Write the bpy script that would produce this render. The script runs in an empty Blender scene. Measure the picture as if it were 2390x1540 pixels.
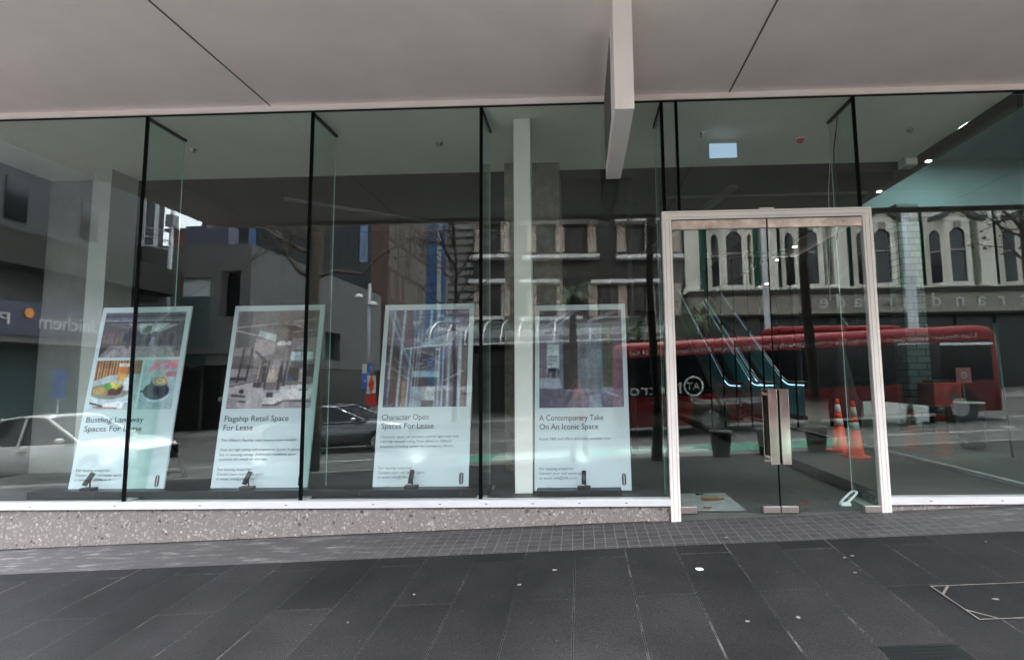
import bpy, bmesh, math, random
import numpy as np
from mathutils import Vector, Matrix

# ------------------------------------------------------------------ camera, world, sun, exposure
SC = bpy.context.scene
COL = SC.collection
# measured lens: f = 1200 / 2390 of the picture width, principal point right of centre
F_, PX_, PY_ = 1200.0, 1320.0, 768.0
CAM = Vector((0.0, -5.0, 1.65))
_d3 = Vector(((1357 - PX_) / F_, -(878 - PY_) / F_, -1.0)).normalized()
_d1 = Vector((1, .01626, .0298)); _d1 = (_d1 - _d3 * _d1.dot(_d3)).normalized()
_d2 = _d1.cross(_d3)
AX = Matrix((_d1, _d3, _d2))            # camera vector -> world vector
cam_data = bpy.data.cameras.new('camera')
cam_data.sensor_fit = 'HORIZONTAL'
cam_data.sensor_width = 36.0
cam_data.lens = 36.0 * F_ / 2390.0
cam_data.shift_x = -(PX_ - 1195.0) / 2390.0
cam_data.shift_y = (PY_ - 770.0) / 2390.0
cam_data.clip_start = 0.02
cam_data.clip_end = 2000.0
cam = bpy.data.objects.new('camera', cam_data)
COL.objects.link(cam)
cam.matrix_world = Matrix.Translation(CAM) @ AX.to_4x4()
SC.camera = cam

SUN_EL, SUN_AZ = math.radians(76), math.radians(165)      # high over the street, veiled by cloud
world = bpy.data.worlds.new('World'); SC.world = world
world.use_nodes = True
wn = world.node_tree
wn.nodes.clear()
w_out = wn.nodes.new('ShaderNodeOutputWorld')
w_bg = wn.nodes.new('ShaderNodeBackground')
w_sky = wn.nodes.new('ShaderNodeTexSky')
w_sky.sky_type = 'NISHITA'; w_sky.sun_disc = False
w_sky.sun_elevation = SUN_EL; w_sky.sun_rotation = SUN_AZ
w_sky.air_density = 1.0; w_sky.dust_density = 3.0; w_sky.ozone_density = 1.0
w_hs = wn.nodes.new('ShaderNodeHueSaturation')
w_hs.inputs['Saturation'].default_value = 0.22
w_bg.inputs['Strength'].default_value = 0.15
wn.links.new(w_sky.outputs[0], w_hs.inputs['Color'])
wn.links.new(w_hs.outputs[0], w_bg.inputs['Color'])
wn.links.new(w_bg.outputs[0], w_out.inputs[0])

sun_data = bpy.data.lights.new('sun', 'SUN')
sun_data.energy = 0.9; sun_data.angle = math.radians(16); sun_data.color = (1.0, 0.97, 0.93)
sun = bpy.data.objects.new('sun', sun_data); COL.objects.link(sun)
_sd = Vector((math.sin(SUN_AZ) * math.cos(SUN_EL), math.cos(SUN_AZ) * math.cos(SUN_EL), math.sin(SUN_EL)))
sun.rotation_euler = _sd.to_track_quat('Z', 'Y').to_euler()

SC.view_settings.view_transform = 'Standard'
SC.view_settings.look = 'None'
SC.view_settings.gamma = 1.0
SC.view_settings.exposure = 4.28
SC.render.engine = 'CYCLES'
SC.cycles.use_denoising = True
SC.cycles.use_adaptive_sampling = False
SC.cycles.max_bounces = 10
SC.cycles.diffuse_bounces = 5
SC.cycles.glossy_bounces = 5
SC.cycles.transmission_bounces = 4
SC.cycles.transparent_max_bounces = 40
SC.cycles.caustics_reflective = False
SC.cycles.caustics_refractive = False
SC.cycles.sample_clamp_indirect = 8.0

# ------------------------------------------------------------------ measuring helpers
def P(u, v, Y):
    """point at depth Y behind (+) or before (-) the glass line, read off the survey photo grid (2390 wide)"""
    d = AX @ Vector(((u - PX_) / F_, -(v - PY_) / F_, -1.0))
    return CAM + d * ((Y - CAM.y) / d.y)
def R(u, v, Yv):
    """the same for a thing across the street that is read in the mirror of the shop window"""
    p = P(u, v, Yv); return Vector((p.x, -p.y, p.z))

_prof = [(0, .265), (5.75, -.055), (5.76, -.19), (9, -.30), (14, -.40), (18.5, -.36), (18.51, -.22), (23.5, -.08), (400, -.08)]
def gz(x, y):
    """ground height: Queen-street slope rising to the right, crossfall towards the kerb"""
    d = max(0.0, -y); b = _prof[-1][1]
    for (a, za), (c, zc) in zip(_prof, _prof[1:]):
        if d <= c:
            b = za + (zc - za) * (d - a) / (c - a); break
    return b + .0375 * max(-45, min(45, x))

# ------------------------------------------------------------------ materials
MATS = {}
def srgb(r, g, b):
    f = lambda c: ((c / 255) / 12.92) if c / 255 <= .04045 else (((c / 255) + .055) / 1.055) ** 2.4
    return (f(r), f(g), f(b), 1)
def M(name, col, rough=.6, metal=0., var=.0, scale=4., bump=0., bscale=None, emit=0., spec=.5, coat=0.):
    if name in MATS: return MATS[name]
    m = bpy.data.materials.new(name); m.use_nodes = True
    n = m.node_tree.nodes; L = m.node_tree.links; p = n['Principled BSDF']
    col = tuple(col[:3]) + (1,)
    p.inputs['Base Color'].default_value = col
    p.inputs['Roughness'].default_value = rough
    p.inputs['Metallic'].default_value = metal
    p.inputs['Specular IOR Level'].default_value = spec
    p.inputs['Coat Weight'].default_value = coat
    if emit:
        p.inputs['Emission Color'].default_value = col; p.inputs['Emission Strength'].default_value = emit
    if var or bump:
        tc = n.new('ShaderNodeTexCoord')
    if var:
        t = n.new('ShaderNodeTexNoise'); t.inputs['Scale'].default_value = scale; t.inputs['Detail'].default_value = 6; t.inputs['Roughness'].default_value = .65
        L.new(tc.outputs['Object'], t.inputs['Vector'])
        mr = n.new('ShaderNodeMapRange'); mr.inputs[1].default_value = .3; mr.inputs[2].default_value = .7
        mr.inputs[3].default_value = 1 - var; mr.inputs[4].default_value = 1 + var
        L.new(t.outputs['Fac'], mr.inputs[0])
        mx = n.new('ShaderNodeVectorMath'); mx.operation = 'SCALE'; mx.inputs[0].default_value = col[:3]
        L.new(mr.outputs[0], mx.inputs['Scale']); L.new(mx.outputs[0], p.inputs['Base Color'])
    if bump:
        t2 = n.new('ShaderNodeTexNoise'); t2.inputs['Scale'].default_value = bscale or scale * 8; t2.inputs['Detail'].default_value = 4
        L.new(tc.outputs['Object'], t2.inputs['Vector'])
        b = n.new('ShaderNodeBump'); b.inputs['Strength'].default_value = bump; b.inputs['Distance'].default_value = .01
        L.new(t2.outputs['Fac'], b.inputs['Height']); L.new(b.outputs[0], p.inputs['Normal'])
    MATS[name] = m
    return m

def glass(name, tint, refl=1.25, dirt=0.0):
    """plate glass: Schlick mirror over a tinted clear sheet"""
    m = bpy.data.materials.new(name); m.use_nodes = True
    n = m.node_tree.nodes; L = m.node_tree.links; n.clear()
    out = n.new('ShaderNodeOutputMaterial')
    geo = n.new('ShaderNodeNewGeometry')
    dot = n.new('ShaderNodeVectorMath'); dot.operation = 'DOT_PRODUCT'
    L.new(geo.outputs['Normal'], dot.inputs[0]); L.new(geo.outputs['Incoming'], dot.inputs[1])
    a = n.new('ShaderNodeMath'); a.operation = 'ABSOLUTE'; L.new(dot.outputs['Value'], a.inputs[0])
    s = n.new('ShaderNodeMath'); s.operation = 'SUBTRACT'; s.inputs[0].default_value = 1; L.new(a.outputs[0], s.inputs[1])
    pw = n.new('ShaderNodeMath'); pw.operation = 'POWER'; pw.inputs[1].default_value = 5; L.new(s.outputs[0], pw.inputs[0])
    ma = n.new('ShaderNodeMath'); ma.operation = 'MULTIPLY_ADD'; ma.inputs[1].default_value = .9; ma.inputs[2].default_value = .042 * refl
    L.new(pw.outputs[0], ma.inputs[0])
    cl = n.new('ShaderNodeMath'); cl.operation = 'MINIMUM'; cl.inputs[1].default_value = 1; L.new(ma.outputs[0], cl.inputs[0])
    tr = n.new('ShaderNodeBsdfTransparent'); tr.inputs[0].default_value = tuple(tint) + (1,)
    gl = n.new('ShaderNodeBsdfGlossy'); gl.inputs['Roughness'].default_value = 0.0
    gl.inputs['Color'].default_value = (.93, 1, .99, 1)
    mx = n.new('ShaderNodeMixShader')
    L.new(cl.outputs[0], mx.inputs[0]); L.new(tr.outputs[0], mx.inputs[1]); L.new(gl.outputs[0], mx.inputs[2])
    L.new(mx.outputs[0], out.inputs[0])
    MATS[name] = m
    return m

# ------------------------------------------------------------------ mesh helpers
class MB:
    """collects shapes and links them as ONE mesh object"""
    def __init__(s): s.v = []; s.f = []; s.smooth = []
    def add(s, vs, fs, sm=False):
        o = len(s.v); s.v += [tuple(v) for v in vs]
        s.f += [tuple(i + o for i in f) for f in fs]; s.smooth += [sm] * len(fs)
        return s
    def box(s, x0, x1, y0, y1, z0, z1):
        if x0 > x1: x0, x1 = x1, x0
        if y0 > y1: y0, y1 = y1, y0
        if z0 > z1: z0, z1 = z1, z0
        return s.add([(x0, y0, z0), (x1, y0, z0), (x1, y1, z0), (x0, y1, z0), (x0, y0, z1), (x1, y0, z1), (x1, y1, z1), (x0, y1, z1)],
                     [(0, 3, 2, 1), (4, 5, 6, 7), (0, 1, 5, 4), (1, 2, 6, 5), (2, 3, 7, 6), (3, 0, 4, 7)])
    def obox(s, c, ax, ay, az):
        """box from centre and three half vectors"""
        c = Vector(c); ax = Vector(ax); ay = Vector(ay); az = Vector(az); vs = []
        for k in (-1, 1):
            for j, i in ((-1, -1), (-1, 1), (1, 1), (1, -1)): vs.append(c + ax * i + ay * j + az * k)
        return s.add(vs, [(0, 3, 2, 1), (4, 5, 6, 7), (0, 1, 5, 4), (1, 2, 6, 5), (2, 3, 7, 6), (3, 0, 4, 7)])
    def bar(s, a, b, w, h=None):
        a = Vector(a); b = Vector(b); d = (b - a); h = h or w
        up = Vector((0, 0, 1)) if abs(d.normalized().z) < .95 else Vector((0, 1, 0))
        sx = d.cross(up).normalized(); sy = sx.cross(d).normalized()
        return s.obox((a + b) / 2, d / 2, sx * w / 2, sy * h / 2)
    def tube(s, pts, rad, n=8, cap=True, sm=True):
        pts = [Vector(p) for p in pts]; rr = rad if isinstance(rad, (list, tuple)) else [rad] * len(pts)
        vs = []; prev = None
        for i, p in enumerate(pts):
            d = (pts[min(i + 1, len(pts) - 1)] - pts[max(i - 1, 0)])
            if d.length < 1e-9: d = Vector((0, 0, 1))
            d.normalize()
            if prev is None:
                a = Vector((1, 0, 0)) if abs(d.x) < .8 else Vector((0, 1, 0))
                sx = d.cross(a).normalized()
            else:
                sx = (prev - d * prev.dot(d)); sx = sx.normalized() if sx.length > 1e-6 else d.orthogonal().normalized()
            prev = sx; sy = d.cross(sx)
            for k in range(n):
                t = 2 * math.pi * k / n
                vs.append(p + sx * math.cos(t) * rr[i] + sy * math.sin(t) * rr[i])
        fs = [(i * n + k, i * n + (k + 1) % n, (i + 1) * n + (k + 1) % n, (i + 1) * n + k) for i in range(len(pts) - 1) for k in range(n)]
        s.add(vs, fs, sm)
        if cap:
            s.add(vs[:n], [tuple(reversed(range(n)))]); s.add(vs[-n:], [tuple(range(n))])
        return s
    def lathe(s, c, prof, n=24, sm=True):
        """prof = [(r, z)] bottom to top, about a vertical axis at c"""
        c = Vector(c); vs = []
        for r, z in prof:
            for k in range(n):
                t = 2 * math.pi * k / n; vs.append(c + Vector((r * math.cos(t), r * math.sin(t), z)))
        fs = [(i * n + k, i * n + (k + 1) % n, (i + 1) * n + (k + 1) % n, (i + 1) * n + k) for i in range(len(prof) - 1) for k in range(n)]
        s.add(vs, fs, sm)
        if prof[0][0] > 1e-4: s.add(vs[:n], [tuple(reversed(range(n)))])
        if prof[-1][0] > 1e-4: s.add(vs[-n:], [tuple(range(n))])
        return s
    def prism(s, poly, vec):
        """extrude a planar polygon (3d points) along vec"""
        n = len(poly); vec = Vector(vec); a = [Vector(p) for p in poly]; b = [p + vec for p in a]
        return s.add(a + b, [tuple(reversed(range(n))), tuple(range(n, 2 * n))] + [(i, (i + 1) % n, n + (i + 1) % n, n + i) for i in range(n)])
    def loft(s, secs, sm=True, cap=True):
        n = len(secs[0]); vs = [p for q in secs for p in q]
        s.add(vs, [(i * n + k, i * n + (k + 1) % n, (i + 1) * n + (k + 1) % n, (i + 1) * n + k) for i in range(len(secs) - 1) for k in range(n)], sm)
        if cap: s.add(secs[0], [tuple(reversed(range(n)))]); s.add(secs[-1], [tuple(range(n))])
        return s
    def build(s, name, mat, parent=None, bevel=0., fix=True):
        me = bpy.data.meshes.new(name); me.from_pydata(s.v, [], s.f)
        me.polygons.foreach_set('use_smooth', s.smooth)
        me.materials.append(mat if not isinstance(mat, str) else MATS[mat])
        if fix:
            bm = bmesh.new(); bm.from_mesh(me); bmesh.ops.remove_doubles(bm, verts=bm.verts, dist=1e-5) if any(s.smooth) else None
            bmesh.ops.recalc_face_normals(bm, faces=bm.faces); bm.to_mesh(me); bm.free()
        me.update()
        o = bpy.data.objects.new(name, me); COL.objects.link(o)
        if parent is not None:
            o.parent = parent; o.location = -wloc(parent)
        if bevel:
            b = o.modifiers.new('bevel', 'BEVEL'); b.width = bevel; b.segments = 2; b.limit_method = 'ANGLE'
        return o
def wloc(o):
    v = Vector((0, 0, 0))
    while o is not None: v += o.location; o = o.parent
    return v
def tag(o, label=None, cat=None, group=None, kind=None):
    if label: o['label'] = label
    if cat: o['category'] = cat
    if group: o['group'] = group
    if kind: o['kind'] = kind
    return o
def thing(name, label, cat, loc=(0, 0, 0), group=None):
    o = bpy.data.objects.new(name, None); COL.objects.link(o); o.location = loc; o.empty_display_size = .1
    return tag(o, label, cat, group)
def copy_tree(o, parent=None):
    c = o.copy(); COL.objects.link(c)
    if parent is not None: c.parent = parent
    for ch in list(o.children): copy_tree(ch, c)
    return c
def add_text(name, s, size, pos, right, up, mat, parent=None, ext=.0, align='LEFT', width=None, space=1.0):
    cu = bpy.data.curves.new(name, 'FONT'); cu.body = s; cu.size = size; cu.extrude = ext; cu.align_x = align
    cu.space_character = space; cu.resolution_u = 3
    o = bpy.data.objects.new(name, cu); COL.objects.link(o)
    dg = bpy.context.evaluated_depsgraph_get(); dg.update()
    me = bpy.data.meshes.new_from_object(o.evaluated_get(dg))
    bpy.data.objects.remove(o); bpy.data.curves.remove(cu)
    r = Vector(right).normalized(); u = Vector(up).normalized(); nn = r.cross(u)
    sx = 1.0
    if width:
        xs = [v.co.x for v in me.vertices]; w = max(xs) - min(xs); sx = width / w if w > 0 else 1
    pos = Vector(pos)
    for v in me.vertices:
        v.co = pos + r * v.co.x * sx + u * v.co.y + nn * v.co.z
    me.materials.clear(); me.materials.append(MATS[mat] if isinstance(mat, str) else mat)
    q = bpy.data.objects.new(name, me); COL.objects.link(q)
    if parent is not None: q.parent = parent; q.location = -wloc(parent)
    return q
# ------------------------------------------------------------------ named materials
M('white_paint', (.90, .82, .80), .45, var=.03, scale=3)
M('frame_paint', (.80, .755, .72), .4, var=.04, scale=6)
M('sill_paint', (.62, .62, .64), .38, var=.03, scale=5)
M('soffit_paint', (.93, .815, .79), .8, var=.06, scale=1.1)
M('joint_dark', (.02, .02, .02), .8, spec=.1)
M('rail_steel', (.36, .30, .27), .32, metal=.85, var=.5, scale=5)
M('litter_dull', (.26, .25, .235), .8)
M('soffit_joint', (.12, .115, .11), .8)
M('black_metal', (.012, .013, .015), .45)
M('sealant', (.002, .003, .0035), .7, spec=.05)
M('ceiling_paint', (.84, .82, .75), .85, var=.05, scale=1.5)
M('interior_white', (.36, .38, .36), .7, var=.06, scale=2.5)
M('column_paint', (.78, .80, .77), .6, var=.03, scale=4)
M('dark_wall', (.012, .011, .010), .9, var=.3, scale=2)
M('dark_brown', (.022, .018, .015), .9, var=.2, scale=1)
M('concrete_pillar', (.17, .155, .13), .9, var=.45, scale=7, bump=.8, bscale=30)
M('interior_floor', (.09, .095, .09), .55, var=.35, scale=2.2)
M('lobby_floor', (.062, .066, .062), .5, var=.3, scale=1.5)
M('pale_concrete', (.36, .38, .37), .7, var=.25, scale=4)
M('teal_wall', (.20, .285, .30), .7, var=.12, scale=1)
M('steel', (.66, .58, .53), .14, metal=1.0, var=.18, scale=3)
M('satin_steel', (.55, .50, .48), .35, metal=1.0, var=.05)
M('paper', (.56, .66, .70), .5, spec=.3)
M('board_edge', (.55, .66, .66), .6)
M('ink', (.03, .035, .04), .6)
M('grey_ink', (.13, .15, .16), .6)
M('cone_orange', (.92, .075, .012), .45)
M('reflective_band', (.62, .62, .62), .4)
M('leaf_brown', (.12, .07, .035), .8)
M('leaf_red', (.16, .025, .018), .8)
M('litter_white', (.8, .8, .78), .7)
M('litter_grey', (.17, .165, .155), .8)
M('plastic_white', (.72, .80, .78), .4)
M('cloth_black', (.008, .009, .014), .9, var=.3, scale=6)
M('kiosk_red', (.45, .03, .015), .4)
M('tan_wood', (.28, .17, .07), .6, var=.25, scale=8)
M('sticker_pink', (.45, .16, .2), .5)
M('smoke_red', (.5, .08, .04), .5)
M('mat_grey', (.3, .32, .31), .9, var=.2, scale=12)

glass('shop_glass', (.935, .96, .955), .85)
glass('fin_glass', (.86, .94, .905), 1.25)
def tint_glass(name, col, k):
    m = glass(name, (.62, .86, .84), 1.2); n = m.node_tree.nodes; L = m.node_tree.links
    out = [q for q in n if q.type == 'OUTPUT_MATERIAL'][0]; src = out.inputs[0].links[0].from_socket
    d = n.new('ShaderNodeBsdfDiffuse'); d.inputs[0].default_value = tuple(col) + (1,)
    mx = n.new('ShaderNodeMixShader'); mx.inputs[0].default_value = k
    L.new(src, mx.inputs[1]); L.new(d.outputs[0], mx.inputs[2]); L.new(mx.outputs[0], out.inputs[0])
tint_glass('balustrade_glass', (.17, .40, .43), .5)
glass('lobby_glass', (.90, .96, .94), 1.0)

def emis(name, col, s):
    m = bpy.data.materials.new(name); m.use_nodes = True
    n = m.node_tree.nodes; p = n['Principled BSDF']
    p.inputs['Base Color'].default_value = tuple(col) + (1,)
    p.inputs['Emission Color'].default_value = tuple(col) + (1,); p.inputs['Emission Strength'].default_value = s
    MATS[name] = m
emis('panel_glow', (.36, .50, .66), .045)
emis('downlight_glow', (1, .95, .85), 2.0)
emis('led_blue', (.45, .78, 1.0), .13)
emis('led_blue_dim', (.45, .72, .9), .035)
emis('warm_glow', (1, .55, .2), .6)

def mk_terrazzo():
    m = bpy.data.materials.new('terrazzo'); m.use_nodes = True
    n = m.node_tree.nodes; L = m.node_tree.links; p = n['Principled BSDF']
    tc = n.new('ShaderNodeTexCoord')
    nz = n.new('ShaderNodeTexNoise'); nz.inputs['Scale'].default_value = 14; L.new(tc.outputs['Object'], nz.inputs['Vector'])
    off = n.new('ShaderNodeVectorMath'); off.operation = 'MULTIPLY_ADD'; off.inputs[1].default_value = (.05, .05, .05)
    L.new(nz.outputs['Color'], off.inputs[0]); L.new(tc.outputs['Object'], off.inputs[2])
    base = n.new('ShaderNodeRGB'); base.outputs[0].default_value = (.20, .18, .17, 1)
    bn = n.new('ShaderNodeTexNoise'); bn.inputs['Scale'].default_value = 90; L.new(tc.outputs['Object'], bn.inputs['Vector'])
    mr = n.new('ShaderNodeMapRange'); mr.inputs[3].default_value = .75; mr.inputs[4].default_value = 1.25; L.new(bn.outputs['Fac'], mr.inputs[0])
    sc = n.new('ShaderNodeVectorMath'); sc.operation = 'SCALE'; L.new(base.outputs[0], sc.inputs[0]); L.new(mr.outputs[0], sc.inputs['Scale'])
    last = sc.outputs[0]
    for i, (scale, thr, rad, cols) in enumerate([(64, .48, .5, ((.14, .125, .12), (.33, .30, .285))),
                                                 (38, .60, .42, ((.26, .235, .22), (.38, .35, .33))),
                                                 (27, .88, .30, ((.34, .31, .29), (.50, .47, .44))),
                                                 (27, .90, .34, ((.06, .055, .05), (.14, .11, .10)))]):
        mp = n.new('ShaderNodeMapping'); mp.inputs['Location'].default_value = (i * 3.7, i * 1.3, i * 5.1); L.new(off.outputs[0], mp.inputs[0])
        v = n.new('ShaderNodeTexVoronoi'); v.inputs['Scale'].default_value = scale; v.inputs['Randomness'].default_value = 1; L.new(mp.outputs[0], v.inputs['Vector'])
        sp = n.new('ShaderNodeSeparateColor'); L.new(v.outputs['Color'], sp.inputs[0])
        g1 = n.new('ShaderNodeMath'); g1.operation = 'GREATER_THAN'; g1.inputs[1].default_value = thr; L.new(sp.outputs[0], g1.inputs[0])
        sz = n.new('ShaderNodeMath'); sz.operation = 'MULTIPLY'; sz.inputs[1].default_value = rad; L.new(sp.outputs[1], sz.inputs[0])
        sz2 = n.new('ShaderNodeMath'); sz2.operation = 'ADD'; sz2.inputs[1].default_value = rad * .45; L.new(sz.outputs[0], sz2.inputs[0])
        g2 = n.new('ShaderNodeMath'); g2.operation = 'LESS_THAN'; L.new(v.outputs['Distance'], g2.inputs[0]); L.new(sz2.outputs[0], g2.inputs[1])
        mm = n.new('ShaderNodeMath'); mm.operation = 'MULTIPLY'; L.new(g1.outputs[0], mm.inputs[0]); L.new(g2.outputs[0], mm.inputs[1])
        cm = n.new('ShaderNodeMix'); cm.data_type = 'RGBA'; cm.inputs[6].default_value = cols[0] + (1,); cm.inputs[7].default_value = cols[1] + (1,); L.new(sp.outputs[2], cm.inputs[0])
        mx = n.new('ShaderNodeMix'); mx.data_type = 'RGBA'; L.new(mm.outputs[0], mx.inputs[0]); L.new(last, mx.inputs[6]); L.new(cm.outputs[2], mx.inputs[7])
        last = mx.outputs[2]
    L.new(last, p.inputs['Base Color']); p.inputs['Roughness'].default_value = .45
    MATS['terrazzo'] = m
mk_terrazzo()

def mk_paving():
    """dark basalt flags laid in long rows running away from the shop"""
    m = bpy.data.materials.new('basalt_flags'); m.use_nodes = True
    n = m.node_tree.nodes; L = m.node_tree.links; p = n['Principled BSDF']
    tc = n.new('ShaderNodeTexCoord')
    mp = n.new('ShaderNodeMapping'); mp.inputs['Rotation'].default_value = (0, 0, math.radians(90)); mp.inputs['Location'].default_value = (0.31, .07, 0)
    L.new(tc.outputs['Object'], mp.inputs[0])
    nz = n.new('ShaderNodeTexNoise'); nz.inputs['Scale'].default_value = 6; nz.inputs['Detail'].default_value = 5; L.new(tc.outputs['Object'], nz.inputs['Vector'])
    ad = n.new('ShaderNodeVectorMath'); ad.operation = 'MULTIPLY_ADD'; ad.inputs[1].default_value = (.008, .008, 0); L.new(nz.outputs['Color'], ad.inputs[0]); L.new(mp.outputs[0], ad.inputs[2])
    br = n.new('ShaderNodeTexBrick')
    br.inputs['Scale'].default_value = 1; br.inputs['Brick Width'].default_value = 1.75; br.inputs['Row Height'].default_value = .405
    br.inputs['Mortar Size'].default_value = .0052; br.inputs['Mortar Smooth'].default_value = .15; br.inputs['Bias'].default_value = 0
    br.inputs['Color1'].default_value = (.0165, .016, .0167, 1); br.inputs['Color2'].default_value = (.0095, .0093, .0099, 1)
    br.inputs['Mortar'].default_value = (1, 1, 1, 1)
    br.offset = .37; br.offset_frequency = 2
    L.new(ad.outputs[0], br.inputs['Vector'])
    # grit and blotches
    n1 = n.new('ShaderNodeTexNoise'); n1.inputs['Scale'].default_value = 130; n1.inputs['Detail'].default_value = 3; L.new(tc.outputs['Object'], n1.inputs['Vector'])
    n2 = n.new('ShaderNodeTexNoise'); n2.inputs['Scale'].default_value = 1.6; n2.inputs['Detail'].default_value = 6; L.new(tc.outputs['Object'], n2.inputs['Vector'])
    a1 = n.new('ShaderNodeMapRange'); a1.inputs[1].default_value = .3; a1.inputs[2].default_value = .75; a1.inputs[3].default_value = .45; a1.inputs[4].default_value = 1.9; L.new(n1.outputs['Fac'], a1.inputs[0])
    a2 = n.new('ShaderNodeMapRange'); a2.inputs[1].default_value = .3; a2.inputs[2].default_value = .7; a2.inputs[3].default_value = .62; a2.inputs[4].default_value = 1.45; L.new(n2.outputs['Fac'], a2.inputs[0])
    ml = n.new('ShaderNodeMath'); ml.operation = 'MULTIPLY'; L.new(a1.outputs[0], ml.inputs[0]); L.new(a2.outputs[0], ml.inputs[1])
    # scuffs: sparse pale specks
    vo = n.new('ShaderNodeTexVoronoi'); vo.inputs['Scale'].default_value = 9; L.new(tc.outputs['Object'], vo.inputs['Vector'])
    sp = n.new('ShaderNodeMapRange'); sp.inputs[1].default_value = .02; sp.inputs[2].default_value = .09; sp.inputs[3].default_value = 2.6; sp.inputs[4].default_value = 1; L.new(vo.outputs['Distance'], sp.inputs[0])
    ml2 = n.new('ShaderNodeMath'); ml2.operation = 'MULTIPLY'; L.new(ml.outputs[0], ml2.inputs[0]); L.new(sp.outputs[0], ml2.inputs[1])
    sc = n.new('ShaderNodeVectorMath'); sc.operation = 'SCALE'; L.new(br.outputs['Color'], sc.inputs[0]); L.new(ml2.outputs[0], sc.inputs['Scale'])
    # joints: mostly black, in places filled with pale sand
    n3 = n.new('ShaderNodeTexNoise'); n3.inputs['Scale'].default_value = 1.3; n3.inputs['Detail'].default_value = 7; n3.inputs['Roughness'].default_value = .75; L.new(tc.outputs['Object'], n3.inputs['Vector'])
    cr = n.new('ShaderNodeValToRGB'); e = cr.color_ramp.elements
    e[0].position = .42; e[0].color = (.003, .003, .003, 1); e[1].position = .72; e[1].color = (.15, .145, .14, 1)
    k = cr.color_ramp.elements.new(.54); k.color = (.006, .006, .0065, 1)
    L.new(n3.outputs['Fac'], cr.inputs[0])
    mx = n.new('ShaderNodeMix'); mx.data_type = 'RGBA'; L.new(br.outputs['Fac'], mx.inputs[0]); L.new(sc.outputs[0], mx.inputs[6]); L.new(cr.outputs[0], mx.inputs[7])
    L.new(mx.outputs[2], p.inputs['Base Color'])
    p.inputs['Roughness'].default_value = .75; p.inputs['Specular IOR Level'].default_value = .22
    bm_ = n.new('ShaderNodeBump'); bm_.inputs['Strength'].default_value = .35; bm_.inputs['Distance'].default_value = .004
    L.new(n1.outputs['Fac'], bm_.inputs['Height']); L.new(bm_.outputs[0], p.inputs['Normal'])
    MATS['basalt_flags'] = m
mk_paving()

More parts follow.
